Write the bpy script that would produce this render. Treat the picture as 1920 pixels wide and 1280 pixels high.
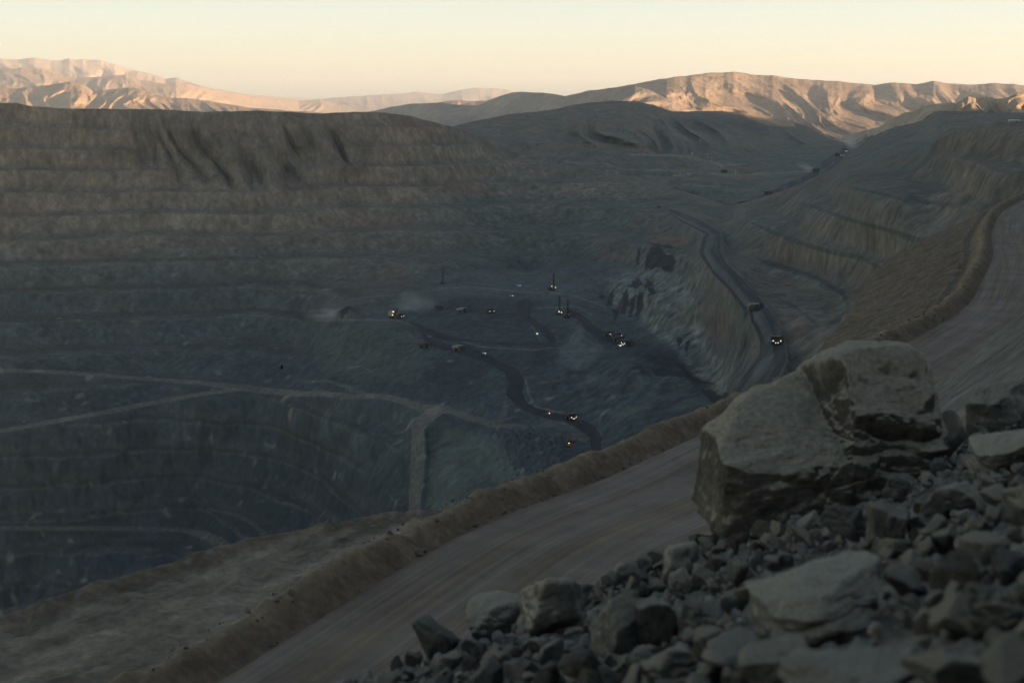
import bpy, bmesh, math, random
import numpy as np
from mathutils import Vector, Matrix, Euler

for _o in list(bpy.data.objects):
    bpy.data.objects.remove(_o, do_unlink=True)
SC = bpy.context.scene
COL = SC.collection

# ------------------------------------------------------------------ camera
F = 50.0 / 36.0 * 1920.0
PITCH = math.atan2(425.0, F)
CP, SP = math.cos(PITCH), math.sin(PITCH)
cam_d = bpy.data.cameras.new('camera')
cam_d.lens = 50.0
cam_d.sensor_width = 36.0
cam_d.clip_start = 0.1
cam_d.clip_end = 120000.0
cam_d.dof.use_dof = True
cam_d.dof.focus_distance = 400.0
cam_d.dof.aperture_fstop = 1.6
cam = bpy.data.objects.new('camera', cam_d)
COL.objects.link(cam)
cam.location = (0, 0, 0)
cam.rotation_euler = (math.pi / 2 - PITCH, 0, 0)
SC.camera = cam

# ------------------------------------------------------------------ sky, sun, exposure
SUN_EL, SUN_ROT = math.radians(2.2), math.radians(115.0)
world = bpy.data.worlds.new('World')
SC.world = world
world.use_nodes = True
nt = world.node_tree
bg = nt.nodes['Background']
sky = nt.nodes.new('ShaderNodeTexSky')
sky.sky_type = 'NISHITA'
sky.sun_disc = False
sky.sun_elevation = SUN_EL
sky.sun_rotation = SUN_ROT
sky.dust_density = 1.5
skm = nt.nodes.new('ShaderNodeVectorMath'); skm.operation = 'SCALE'
skm.inputs['Scale'].default_value = 1.0
nt.links.new(sky.outputs[0], skm.inputs[0])
tc = nt.nodes.new('ShaderNodeTexCoord')
sp = nt.nodes.new('ShaderNodeSeparateXYZ')
nt.links.new(tc.outputs['Generated'], sp.inputs[0])
rp = nt.nodes.new('ShaderNodeValToRGB')
nt.links.new(sp.outputs['Z'], rp.inputs[0])
SKY_STOPS = [(0.0, (2.22, 1.92, 1.24)), (0.035, (2.10, 2.06, 1.50)), (0.062, (1.66, 1.94, 1.72)),
             (0.10, (1.16, 1.62, 1.70)), (0.20, (0.58, 0.84, 1.02)), (0.5, (0.30, 0.47, 0.64)), (1.0, (0.19, 0.29, 0.43))]
el = rp.color_ramp.elements
while len(el) < len(SKY_STOPS):
    el.new(0.5)
for e, (p, c) in zip(el, SKY_STOPS):
    e.position = p
    e.color = (*c, 1)
mx = nt.nodes.new('ShaderNodeMix'); mx.data_type = 'RGBA'
mx.inputs[0].default_value = 0.8
nt.links.new(skm.outputs[0], mx.inputs[6])
nt.links.new(rp.outputs[0], mx.inputs[7])
nt.links.new(mx.outputs[2], bg.inputs[0])
bg.inputs[1].default_value = 0.1

sun_d = bpy.data.lights.new('sun', 'SUN')
sun_d.energy = 4.4
sun_d.angle = math.radians(0.5)
sun_d.color = (1.0, 0.67, 0.41)
sun = bpy.data.objects.new('sun', sun_d)
COL.objects.link(sun)
SDIR = Vector((math.sin(SUN_ROT) * math.cos(SUN_EL), math.cos(SUN_ROT) * math.cos(SUN_EL), math.sin(SUN_EL)))
sun.rotation_euler = SDIR.to_track_quat('Z', 'Y').to_euler()

SC.view_settings.view_transform = 'Standard'
SC.view_settings.look = 'None'
SC.view_settings.exposure = 2.5
SC.view_settings.gamma = 1.0
SC.render.engine = 'CYCLES'
SC.cycles.use_denoising = True
SC.cycles.max_bounces = 6
SC.cycles.diffuse_bounces = 3
SC.cycles.volume_bounces = 1
HAZE_DENSITY = 3.3e-5

# ------------------------------------------------------------------ pixel <-> ray helpers (1920 x 1280 photograph)
def ray(u, v):
    a = (np.asarray(u, float) - 960.0) / F
    b = (640.0 - np.asarray(v, float)) / F
    k = CP + b * SP
    return a / k, (b * CP - SP) / k          # x per metre of y, z per metre of y

def tslope(v):
    return ray(960, v)[1]

def project(P):
    x, y, z = P[..., 0], P[..., 1], P[..., 2]
    dep = y * CP - z * SP
    upc = y * SP + z * CP
    return 960 + F * x / dep, 640 - F * upc / dep

# ------------------------------------------------------------------ noise
def _h(ix, iy, iz, seed):
    h = (ix.astype(np.uint32) * np.uint32(374761393) + iy.astype(np.uint32) * np.uint32(668265263)
         + iz.astype(np.uint32) * np.uint32(2147483647 - 58) + np.uint32((seed * 974711 + 12345) & 0xffffffff))
    h ^= h >> np.uint32(13)
    h *= np.uint32(1274126177)
    h ^= h >> np.uint32(16)
    h *= np.uint32(2246822519)
    h ^= h >> np.uint32(13)
    return h

def noise2(x, y, seed=0):
    x = np.asarray(x, float); y = np.asarray(y, float)
    x, y = np.broadcast_arrays(x, y)
    fx, fy = np.floor(x), np.floor(y)
    ix, iy = fx.astype(np.int64), fy.astype(np.int64)
    dx, dy = x - fx, y - fy
    ux = dx * dx * dx * (dx * (dx * 6 - 15) + 10)
    uy = dy * dy * dy * (dy * (dy * 6 - 15) + 10)
    z = np.zeros_like(ix)
    def g(ox, oy):
        h = _h(ix + ox, iy + oy, z, seed)
        a = h.astype(np.float64) * (2 * math.pi / 4294967296.0)
        return np.cos(a) * (dx - ox) + np.sin(a) * (dy - oy)
    a = g(0, 0); b = g(1, 0); c = g(0, 1); d = g(1, 1)
    return (a + (b - a) * ux) * (1 - uy) + (c + (d - c) * ux) * uy

def noise3(x, y, z, seed=0):
    x, y, z = np.broadcast_arrays(np.asarray(x, float), np.asarray(y, float), np.asarray(z, float))
    fx, fy, fz = np.floor(x), np.floor(y), np.floor(z)
    ix, iy, iz = fx.astype(np.int64), fy.astype(np.int64), fz.astype(np.int64)
    dx, dy, dz = x - fx, y - fy, z - fz
    ux = dx * dx * (3 - 2 * dx); uy = dy * dy * (3 - 2 * dy); uz = dz * dz * (3 - 2 * dz)
    def g(ox, oy, oz):
        h = _h(ix + ox, iy + oy, iz + oz, seed)
        gx = (h & np.uint32(1023)).astype(np.float64) / 511.5 - 1
        gy = ((h >> np.uint32(10)) & np.uint32(1023)).astype(np.float64) / 511.5 - 1
        gz = ((h >> np.uint32(20)) & np.uint32(1023)).astype(np.float64) / 511.5 - 1
        return gx * (dx - ox) + gy * (dy - oy) + gz * (dz - oz)
    def lerp(a, b, t): return a + (b - a) * t
    return lerp(lerp(lerp(g(0,0,0), g(1,0,0), ux), lerp(g(0,1,0), g(1,1,0), ux), uy),
                lerp(lerp(g(0,0,1), g(1,0,1), ux), lerp(g(0,1,1), g(1,1,1), ux), uy), uz)

def fbm2(x, y, oct=4, seed=0, gain=0.5):
    s, a = 0, 1.0
    for k in range(oct):
        s = s + a * noise2(x * 2 ** k, y * 2 ** k, seed + k * 17)
        a *= gain
    return s

def fbm3(x, y, z, oct=4, seed=0, gain=0.5):
    s, a = 0, 1.0
    for k in range(oct):
        s = s + a * noise3(x * 2 ** k, y * 2 ** k, z * 2 ** k, seed + k * 17)
        a *= gain
    return s

def sstep(a, b, x):
    t = np.clip((x - a) / (b - a), 0, 1)
    return t * t * (3 - 2 * t)

def pl(pts, x):                               # polyline y(x)
    p = np.array(pts, float)
    return np.interp(x, p[:, 0], p[:, 1])

def polymask(u, v, poly, soft):
    p = np.array(poly, float)
    ins = np.zeros(u.shape, bool)
    dmin = np.full(u.shape, 1e9)
    for i in range(len(p)):
        a, b = p[i], p[(i + 1) % len(p)]
        cond = ((a[1] > v) != (b[1] > v))
        with np.errstate(divide='ignore', invalid='ignore'):
            xi = (b[0] - a[0]) * (v - a[1]) / (b[1] - a[1] + 1e-12) + a[0]
        ins ^= cond & (u < xi)
        ab = b - a
        t = np.clip(((u - a[0]) * ab[0] + (v - a[1]) * ab[1]) / (ab @ ab), 0, 1)
        dmin = np.minimum(dmin, np.hypot(u - a[0] - t * ab[0], v - a[1] - t * ab[1]))
    sd = np.where(ins, dmin, -dmin)
    return sstep(-soft, soft, sd)

def linemask(u, v, pts, soft=1.2):
    """pts: (u, v, halfwidth). Returns mask, signed lateral position (-1..1), arclength."""
    m = np.full(u.shape, -1e9); lat = np.zeros(u.shape); arc = np.zeros(u.shape)
    s0 = 0.0
    for (ax, ay, ah), (bx, by, bh) in zip(pts[:-1], pts[1:]):
        dx, dy = bx - ax, by - ay
        L = math.hypot(dx, dy)
        t = np.clip(((u - ax) * dx + (v - ay) * dy) / (L * L), 0, 1)
        ex, ey = u - ax - t * dx, v - ay - t * dy
        d = np.hypot(ex, ey)
        h = ah + (bh - ah) * t
        val = h - d
        side = np.sign(ex * dy - ey * dx)
        up = val > m
        lat = np.where(up, side * d / np.maximum(h, .1), lat)
        arc = np.where(up, s0 + t * L, arc)
        m = np.where(up, val, m)
        s0 += L
    return sstep(-soft, soft, m), lat, arc

def tps(xy, w, q, smooth=0.0):
    xy = np.asarray(xy, float); n = len(xy)
    sc_ = 1000.0
    X = xy / sc_; Q = q / sc_
    def phi(d2): return 0.5 * d2 * np.log(np.maximum(d2, 1e-12))
    d2 = ((X[:, None] - X[None]) ** 2).sum(-1)
    A = np.zeros((n + 3, n + 3))
    A[:n, :n] = phi(d2) + np.eye(n) * smooth
    A[:n, n] = 1; A[:n, n + 1:n + 3] = X
    A[n, :n] = 1; A[n + 1:n + 3, :n] = X.T
    sol = np.linalg.solve(A, np.concatenate([w, np.zeros(3)]))
    out = np.zeros(len(Q))
    for i in range(0, len(Q), 40000):
        q_ = Q[i:i + 40000]
        d2 = ((q_[:, None] - X[None]) ** 2).sum(-1)
        out[i:i + 40000] = phi(d2) @ sol[:n] + sol[n] + q_ @ sol[n + 1:n + 3]
    return out

# ------------------------------------------------------------------ object helpers
def tag(o, label=None, cat=None, group=None, kind=None):
    if label: o['label'] = label
    if cat: o['category'] = cat
    if group: o['group'] = group
    if kind: o['kind'] = kind
    return o

def mesh_from_grid(name, P, colr=None, cls=None, mats=None, extra=None, smooth=True):
    """P (R,C,3). cls (R-1,C-1) face class -> list of objects, one per class, sharing the grid's points."""
    R, C = P.shape[:2]
    idx = np.arange(R * C).reshape(R, C)
    q = np.stack([idx[:-1, :-1], idx[:-1, 1:], idx[1:, 1:], idx[1:, :-1]], -1).reshape(-1, 4)
    cl = np.zeros(len(q), int) if cls is None else cls.reshape(-1)
    names = [name] if isinstance(name, str) else name
    out = []
    V = P.reshape(-1, 3)
    for k, nm in enumerate(names):
        f = q[cl == k]
        used = np.unique(f)
        remap = np.full(R * C, -1, np.int64); remap[used] = np.arange(len(used))
        f2 = remap[f]
        me = bpy.data.meshes.new(nm)
        me.vertices.add(len(used)); me.vertices.foreach_set('co', V[used].astype(np.float32).ravel())
        me.loops.add(f2.size); me.loops.foreach_set('vertex_index', f2.astype(np.int32).ravel())
        me.polygons.add(len(f2))
        me.polygons.foreach_set('loop_start', np.arange(0, f2.size, 4, dtype=np.int32))
        me.polygons.foreach_set('loop_total', np.full(len(f2), 4, np.int32))
        me.update(calc_edges=True)
        me.polygons.foreach_set('use_smooth', np.full(len(f2), smooth, bool))
        if colr is not None:
            at = me.color_attributes.new('albedo', 'FLOAT_COLOR', 'POINT')
            c4 = np.ones((len(used), 4), np.float32); c4[:, :3] = colr.reshape(-1, 3)[used]
            at.data.foreach_set('color', c4.ravel())
        for an, av in (extra or {}).items():
            at = me.attributes.new(an, 'FLOAT', 'POINT')
            at.data.foreach_set('value', av.reshape(-1)[used].astype(np.float32))
        o = bpy.data.objects.new(nm, me); COL.objects.link(o)
        if mats: me.materials.append(mats[k] if isinstance(mats, (list, tuple)) else mats)
        out.append(o)
    return out[0] if isinstance(name, str) else out

def new_mat(name, rough=0.95, spec=0.1):
    m = bpy.data.materials.new(name); m.use_nodes = True
    b = m.node_tree.nodes['Principled BSDF']
    b.inputs['Roughness'].default_value = rough
    b.inputs['Specular IOR Level'].default_value = spec
    return m, m.node_tree, b

def terrain_mat(name, scales=((0.02, .35), (0.12, .45)), bump=(0.15, 3.0), vstretch=1.0, rough=.95, det=6, cells=None):
    """albedo attribute x noise in object space, with bump"""
    m, t, b = new_mat(name, rough)
    N, L = t.nodes, t.links
    at = N.new('ShaderNodeAttribute'); at.attribute_name = 'albedo'
    co = N.new('ShaderNodeTexCoord')
    mp = N.new('ShaderNodeMapping'); mp.inputs['Scale'].default_value = (1, 1, vstretch)
    L.new(co.outputs['Object'], mp.inputs['Vector'])
    cur = at.outputs['Color']
    for sc_, amt in scales:
        n = N.new('ShaderNodeTexNoise'); n.inputs['Scale'].default_value = sc_
        n.inputs['Detail'].default_value = 2 if cells else 5; n.inputs['Roughness'].default_value = .6
        L.new(mp.outputs[0], n.inputs['Vector'])
        r = N.new('ShaderNodeMapRange')
        r.inputs['From Min'].default_value = .3; r.inputs['From Max'].default_value = .7
        r.inputs['To Min'].default_value = 1 - amt; r.inputs['To Max'].default_value = 1 + amt
        L.new(n.outputs['Fac'], r.inputs['Value'])
        s = N.new('ShaderNodeVectorMath'); s.operation = 'SCALE'
        L.new(cur, s.inputs[0]); L.new(r.outputs[0], s.inputs['Scale'])
        cur = s.outputs[0]
    if cells:                                                     # broken rock: blocks of differing tone
        for cs, amt in ((cells, .13), (cells * 2.3, .10)):
            vo = N.new('ShaderNodeTexVoronoi'); vo.inputs['Scale'].default_value = cs; L.new(mp.outputs[0], vo.inputs['Vector'])
            sx = N.new('ShaderNodeSeparateXYZ'); L.new(vo.outputs['Color'], sx.inputs[0])
            r = N.new('ShaderNodeMapRange'); r.inputs['To Min'].default_value = 1 - amt; r.inputs['To Max'].default_value = 1 + amt
            L.new(sx.outputs[0], r.inputs['Value'])
            s = N.new('ShaderNodeVectorMath'); s.operation = 'SCALE'; L.new(cur, s.inputs[0]); L.new(r.outputs[0], s.inputs['Scale']); cur = s.outputs[0]
    L.new(cur, b.inputs['Base Color'])
    if bump:
        n = N.new('ShaderNodeTexNoise'); n.inputs['Scale'].default_value = bump[0]
        n.inputs['Detail'].default_value = det; n.inputs['Roughness'].default_value = .65
        L.new(mp.outputs[0], n.inputs['Vector'])
        bp = N.new('ShaderNodeBump'); bp.inputs['Strength'].default_value = 1.0
        bp.inputs['Distance'].default_value = bump[1]
        L.new(n.outputs['Fac'], bp.inputs['Height'])
        L.new(bp.outputs[0], b.inputs['Normal'])
    return m

def plain_mat(name, c, rough=.6, spec=.3, metal=0.0, dirt=0.25, scale=1.5):
    m, t, b = new_mat(name, rough, spec)
    N, L = t.nodes, t.links
    b.inputs['Metallic'].default_value = metal
    co = N.new('ShaderNodeTexCoord'); n = N.new('ShaderNodeTexNoise')
    n.inputs['Scale'].default_value = scale; n.inputs['Detail'].default_value = 4
    L.new(co.outputs['Object'], n.inputs['Vector'])
    mx = N.new('ShaderNodeMix'); mx.data_type = 'RGBA'
    mx.inputs[6].default_value = (*[x * (1 - dirt) for x in c], 1)
    mx.inputs[7].default_value = (*[min(1, x * (1 + dirt)) for x in c], 1)
    L.new(n.outputs['Fac'], mx.inputs[0]); L.new(mx.outputs[2], b.inputs['Base Color'])
    return m

def lamp_mat(name, c, s):
    m, t, b = new_mat(name, .4)
    b.inputs['Base Color'].default_value = (.8, .8, .8, 1)
    b.inputs['Emission Color'].default_value = (*c, 1)
    b.inputs['Emission Strength'].default_value = s
    return m

# ------------------------------------------------------------------ distant mountain ranges
def mountain(name, sky_pts, vb, dtop, dbot, wl, amp, shear, seed, color, rows=110, step=1.6, fine=.35, octs=6, u0=None, u1=None, col2=None):
    us = np.arange(u0 if u0 is not None else sky_pts[0][0], (u1 if u1 is not None else sky_pts[-1][0]) + .1, step)
    vt = pl(sky_pts, us) + noise2(us / 22., us * 0 + 3.3, seed) * 1.6 + noise2(us / 7., us * 0 + 1.3, seed) * .5
    s = np.linspace(0, 1, rows)[:, None]
    U = np.broadcast_to(us, (rows, len(us)))
    V = vt + (vb - vt) * s
    dt = pl(dtop, us) if isinstance(dtop, list) else dtop
    db = pl(dbot, us) if isinstance(dbot, list) else dbot
    D = dt + (db - dt) * s
    h = V - vt
    wx = noise2(U / (wl * 2.3), V / (wl * .9), seed + 5) * 1.3 + noise2(U / (wl * .8), V / (wl * .5), seed + 6) * .28
    rel, wgt, frq, am = 0, 1.0, 1.0, 1.0
    for o in range(octs):
        n_ = 1 - np.abs(noise2((U - shear * h * (.85 ** o)) / wl * frq + wx * frq * .8, h / (wl * 1.25) * frq + .3 * wx, seed + o * 13)) * 2.3
        n_ = np.clip(n_, -1, 1)
        rel = rel + am * wgt * (n_ if o == 0 else n_ * .9)
        wgt = np.clip(.45 + .55 * n_, .15, 1)
        frq *= 2.07; am *= .5 if o > 0 else fine + .12
    rel = rel * (.75 + .8 * noise2(U / (wl * 2.6), U * 0 + 2, seed + 8))
    env = np.clip(s * 5, 0, 1) ** .8
    D = D - amp * env * rel
    x, t = ray(U, V)
    P = np.stack([x * D, D, t * D], -1)
    back = []
    for k in (3, 2, 1):
        b = P[0].copy(); b[:, 0] *= 1 + .04 * k; b[:, 1] *= 1 + .04 * k; b[:, 2] -= .006 * k * b[:, 1]
        back.append(b)
    foot = P[-1].copy(); foot[:, 2] -= 350; foot[:, 1] *= .97; foot[:, 0] *= .97
    P = np.concatenate([np.stack(back), P, foot[None]], 0)
    c = np.array(color)[None, None] * (1 + .18 * noise2(P[..., 0] / 400., P[..., 2] / 120., seed + 3))[..., None]
    if col2 is not None:
        k = sstep(-.1, .35, noise2(P[..., 0] / 700., P[..., 2] / 90., seed + 31))[..., None]
        c = c * (1 - k) + np.array(col2) * k
    m = terrain_mat(name + '_rock', scales=((.004, .2), (.02, .2)), bump=(.012, 25.))
    o = mesh_from_grid(name, P, c, None, m)
    tag(o, kind='structure')
    return o

SAND = (.40, .30, .215)
mountain('mountain_range', [(960, 200), (1040, 183), (1060, 180), (1100, 171), (1190, 158), (1240, 148), (1290, 142), (1340, 136), (1380, 135.5), (1420, 141), (1450, 142), (1500, 149), (1560, 152), (1600, 156), (1640, 160), (1670, 155), (1720, 158), (1750, 151), (1780, 157), (1830, 159), (1870, 156), (1920, 160), (2150, 165)],
         300, [(960, 9800), (1250, 8600), (1400, 9300), (2150, 10500)], [(960, 8200), (1250, 6800), (2150, 7000)], 118, 440, 1.2, 22, SAND, fine=.22, octs=6)
mountain('dark_ridge_hills', [(640, 214), (700, 208), (735, 200), (780, 194), (830, 193), (875, 199), (900, 196), (930, 183), (958, 174), (990, 172.5), (1030, 175), (1060, 180), (1100, 173), (1160, 163), (1190, 161), (1215, 168), (1260, 190), (1300, 230)],
         300, [(640, 9500), (900, 8300), (1150, 6900), (1300, 6600)], [(640, 8700), (900, 7300), (1150, 5900), (1300, 6200)], 70, 90, -.8, 33, (.33, .27, .22), fine=.3)
mountain('lit_foothills', [(-260, 172), (-60, 160), (0, 163), (35, 166), (60, 163), (100, 158), (130, 153), (155, 159), (175, 171), (205, 168), (240, 164), (265, 168), (290, 176), (320, 184), (350, 184), (380, 188), (420, 194), (470, 203), (540, 207), (600, 212), (660, 219)],
         262, 12500, 10800, 50, 230, .25, 47, (.44, .31, .21), fine=.4)
mountain('middle_mountains', [(-260, 140), (0, 131), (40, 127), (80, 129), (140, 147), (180, 144), (235, 140), (262, 150), (300, 156), (330, 160), (350, 157), (380, 164), (430, 172), (470, 181), (520, 186), (560, 190), (600, 186), (640, 196), (700, 205)],
         262, [(-260, 18500), (330, 19000), (560, 27000), (700, 29000)], [(-260, 15500), (330, 16500), (560, 25000), (700, 27500)], 60, 270, .3, 58, (.40, .30, .22), fine=.3, octs=5)
mountain('far_mountains', [(-260, 118), (0, 111), (40, 111), (65, 108), (95, 113), (113, 114), (130, 110), (143, 113), (155, 111), (190, 114), (215, 121), (240, 129), (280, 138), (310, 148), (330, 145), (365, 158), (400, 168), (470, 178), (540, 183), (600, 186), (660, 181), (720, 178), (780, 173), (830, 177), (865, 169), (880, 166), (905, 165), (950, 167), (985, 178), (1100, 192)],
         262, [(-260, 27000), (380, 28000), (600, 37000), (1100, 41000)], [(-260, 23500), (380, 24500), (600, 34000), (1100, 38500)], 64, 330, .2, 66, (.40, .31, .24), fine=.3, octs=4)
mountain('orange_ridge', [(760, 214), (800, 199), (830, 191), (850, 188), (880, 190), (900, 189), (930, 188), (960, 196), (1000, 215)],
         262, 17500, 16500, 40, 250, .2, 71, (.48, .29, .18), fine=.5)
mountain('distant_mesa', [(1580, 256), (1603, 251), (1625, 244), (1649, 237), (1671, 224), (1695, 211.5), (1714, 209.5), (1730, 199.5), (1756, 195), (1796, 192), (1799, 190), (1815, 182), (1859, 181.5), (1865, 185), (1885, 184), (1892, 182), (1907, 174), (1920, 173), (2150, 170)],
         300, [(1580, 5700), (1785, 4950), (1800, 4930), (1866, 5130), (1890, 4960), (2150, 5450)], [(1580, 5250), (1785, 4600), (1866, 4780), (1890, 4620), (2150, 5000)], 42, 90, .15, 83, (.42, .31, .21), fine=.6)

# plain that joins the hills and runs on to the horizon
def desert_plain():
    az = np.radians(np.linspace(-62, 62, 120))
    r = np.concatenate([np.linspace(4300, 12000, 60), np.linspace(12500, 43000, 50)])
    A, R = np.meshgrid(az, r)
    P = np.stack([R * np.sin(A), R * np.cos(A), -340 + 25 * noise2(R * np.sin(A) / 900., R * np.cos(A) / 900., 4)], -1)
    c = np.broadcast_to(np.array((.26, .21, .16)), P.shape)
    o = mesh_from_grid('desert_plain', P, c, None, terrain_mat('desert_plain_soil', scales=((.002, .2), (.01, .2)), bump=None))
    tag(o, kind='structure')
desert_plain()

# unseen ridge right of the view, added and shaped to block the low sun
def sun_block_ridge():
    sx, cx = math.sin(SUN_ROT), math.cos(SUN_ROT)
    perp = (-cx, sx)                                            # direction of increasing q
    q = np.linspace(-6000, 9500, 300)
    base = -1400.0
    hq = pl([(-6000, 190), (2600, 175), (3300, 150), (3700, 104), (3950, 84), (4080, 64), (4140, 42), (4290, 34), (4450, 58), (5050, 46), (5250, 18), (5800, 15), (6500, 20), (7500, -60), (9500, -160)], q) - base * math.tan(SUN_EL)
    hq = hq + 5 * noise2(q / 420., q * 0, 91) + 4 * noise2(q / 60., q * 0, 92)
    prof = np.array([(-1100, -1300), (-600, -120), (-300, -40), (-120, -8), (0, 0), (120, -10), (250, -70), (330, -300), (420, -1300)], float)
    rows = []
    for dp, dz in prof:
        p = base + dp
        rows.append(np.stack([sx * -p + perp[0] * q, cx * -p + perp[1] * q, np.maximum(hq + dz, -990)], -1))
    P = np.stack(rows)
    P[..., 2] += 6 * noise2(P[..., 0] / 130., P[..., 1] / 130., 93) * (np.arange(len(prof)) != 4)[:, None]
    c = np.broadcast_to(np.array((.24, .19, .15)), P.shape)
    o = mesh_from_grid('sun_block_ridge_hills', P, c, None, terrain_mat('sun_block_ridge_soil', scales=((.01, .2),), bump=None))
    tag(o, kind='structure')
sun_block_ridge()

# ------------------------------------------------------------------ valley beyond the pit: hill, haul road to the gap, near mesa
MAT_TERR = terrain_mat('pit_rock', scales=((.02, .20), (.11, .22)), bump=(.06, 1.5), vstretch=.55, det=3, cells=.13)
MAT_DARK = terrain_mat('wet_haul_road', scales=((.02, .25), (.1, .3)), bump=(.12, .8), rough=.75)
MAT_TRACK = terrain_mat('dusty_track', scales=((.02, .2), (.1, .25)), bump=(.12, 1.0))

UPPER_ROAD = [(1372, 386, 3), (1400, 379, 4.5), (1430, 370, 6), (1462, 358, 7.5), (1490, 346, 8), (1515, 334, 7), (1532, 323, 8), (1548, 311, 10), (1560, 303, 10), (1570, 295, 9), (1578, 287, 7), (1586, 279, 6), (1592, 273, 4)]

def valley():
    sky_pts = [(760, 262), (800, 255), (845, 239), (865, 233), (900, 225), (960, 213.5), (1000, 210), (1040, 205), (1070, 198), (1100, 193), (1150, 189), (1195, 190.5), (1225, 197), (1250, 206), (1262, 209.5), (1290, 209), (1340, 208), (1390, 210.5), (1420, 215), (1445, 218), (1480, 224), (1500, 233), (1513, 236), (1539, 252), (1563, 263), (1583, 267), (1594, 271),
               (1610, 268), (1631, 257.5), (1653, 248), (1682, 237), (1706, 233), (1728, 226), (1739, 217), (1758, 209), (1846, 208), (1859, 212), (1920, 211), (2150, 214)]
    ctl = [(760, 420, 3000), (760, 330, 2950), (760, 255, 3500), (900, 420, 2980), (1000, 430, 2900), (1100, 430, 2860), (1250, 430, 2780), (1370, 420, 2640), (1370, 387, 2520), (1000, 335, 2950), (1000, 290, 3150), (1000, 255, 3300), (1000, 211, 3800), (880, 300, 3050), (880, 260, 3200), (880, 229, 3650),
           (1100, 350, 2900), (1100, 290, 3150), (1100, 240, 3450), (1100, 194, 3950), (1195, 191, 4000), (1200, 245, 3480), (1200, 300, 3150), (1200, 350, 2900), (1300, 372, 2690), (1300, 330, 2950), (1300, 290, 3250), (1300, 250, 3650), (1300, 210, 4250),
           (1400, 211, 4270), (1400, 232, 4180), (1445, 234, 4210), (1480, 242, 4280), (1400, 260, 3650), (1400, 310, 3200), (1400, 345, 2850), (1430, 370, 2600), (1480, 225, 4440), (1500, 345, 2720), (1500, 300, 3300), (1500, 260, 3800), (1545, 313, 2980), (1540, 255, 4200), (1560, 300, 3080), (1575, 290, 3200), (1586, 279, 3400), (1592, 272, 3700), (1570, 268, 3900),
           (1610, 300, 2950), (1640, 256, 3250), (1640, 290, 2850), (1700, 300, 2550), (1700, 260, 2850), (1700, 235, 3150), (1770, 300, 2450), (1770, 240, 2850), (1770, 210, 3050), (1900, 300, 2350), (1900, 230, 2800), (1900, 212, 2950), (2150, 300, 2300), (2150, 214, 2900)]
    us = np.arange(760, 2150, 1.6)
    rows = 170
    vt = pl(sky_pts, us) + noise2(us / 16., us * 0, 5) * 1.1
    s = np.linspace(0, 1, rows)[:, None]
    V = vt + (425 - vt) * s ** 1.15
    U = np.broadcast_to(us, V.shape)
    w = tps([c[:2] for c in ctl], np.array([1000. / c[2] for c in ctl]), np.stack([U.ravel(), V.ravel()], -1), .0005)
    D = 1000. / np.clip(w.reshape(U.shape), .18, .6)
    h = V - vt
    hill = polymask(U, V, [(960, 205), (1190, 185), (1300, 205), (1560, 262), (1500, 275), (1260, 285), (1080, 262)], 12)
    q = (U - .75 * h) / 46. + noise2(U / 90., V / 60., 8)
    D = D - 130 * hill * np.clip(h / 25., 0, 1) * (.6 - np.abs(noise2(q, h / 70., 7)) * 2.2)
    D = D - 22 * np.clip(h / 12., 0, 1) * fbm2(U / 30., V / 12., 3, 12)
    x, t = ray(U, V)
    P = np.stack([x * D, D, t * D], -1)
    # flat terraces on the far side of the pit
    tm = sstep(275, 300, V) * (1 - sstep(1380, 1500, U)) * .8
    z = P[..., 2]; hh = 13.0
    f = (z + 3 * noise2(P[..., 0] / 80., P[..., 1] / 80., 3)) / hh
    fl = np.floor(f); fr = f - fl
    zt = (fl + np.where(fr < .6, .08 * fr / .6, .08 + .92 * (fr - .6) / .4)) * hh
    P[..., 2] = z + (zt - z) * tm
    n = fbm3(P[..., 0] / 160., P[..., 1] / 160., P[..., 2] / 50., 4, 14)
    up = sstep(300, 215, V)[..., None]
    c = np.array((.115, .118, .105)) * (1 - up) + np.array((.15, .13, .11)) * up
    brown = sstep(0.0, .35, n)[..., None] * .6
    c = c * (1 - brown) + np.array((.17, .125, .095)) * brown
    patch = polymask(U, V, [(1385, 209), (1450, 215), (1490, 224), (1490, 238), (1440, 236), (1400, 220)], 3)[..., None]  # sunlit spot on the hill, painted in as a paler tone
    c = c * (1 - patch) + np.array((.36, .27, .18)) * patch
    dk = polymask(U, V, [(1240, 222), (1400, 222), (1480, 240), (1420, 252), (1250, 240)], 10)[..., None] * .55
    c = c * (1 - dk) + np.array((.075, .082, .08)) * dk
    # pale service tracks
    for ln in ([(1180, 288, 1.5), (1250, 291, 1.6), (1300, 293, 2.2), (1330, 300, 1.8), (1352, 309, 1.6), (1400, 304, 1.4)], [(1260, 325, 1), (1320, 323, 1.3), (1375, 325, 1.3), (1440, 324, 1), (1520, 322, 1.2)],
               [(1060, 300, 1.2), (1130, 306, 1.4), (1200, 318, 1.4), (1300, 320, 1)], [(1225, 352, 1.3), (1290, 343, 1.2), (1350, 346, 1)]):
        m, _, _ = linemask(U, V, ln, 1.0)
        c = c + (np.array((.24, .215, .185)) - c) * (m * .75)[..., None]
    # pale boulder heap
    hp = (polymask(U, V, [(1115, 330), (1140, 316), (1165, 322), (1200, 333), (1185, 352), (1120, 350)], 5) * sstep(.05, .3, noise2(U / 5., V / 3., 44)))[..., None]
    c = c + (np.array((.27, .265, .24)) - c) * hp
    rd, lat, arc = linemask(U, V, UPPER_ROAD, 1.0)
    dark = np.array((.034, .038, .043)) + np.array((.045, .047, .05)) * sstep(.1, .4, noise2(arc / 16., lat * 1.3, 6))[..., None]
    c = c * (1 - rd[..., None]) + dark * rd[..., None]
    back = []
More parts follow.
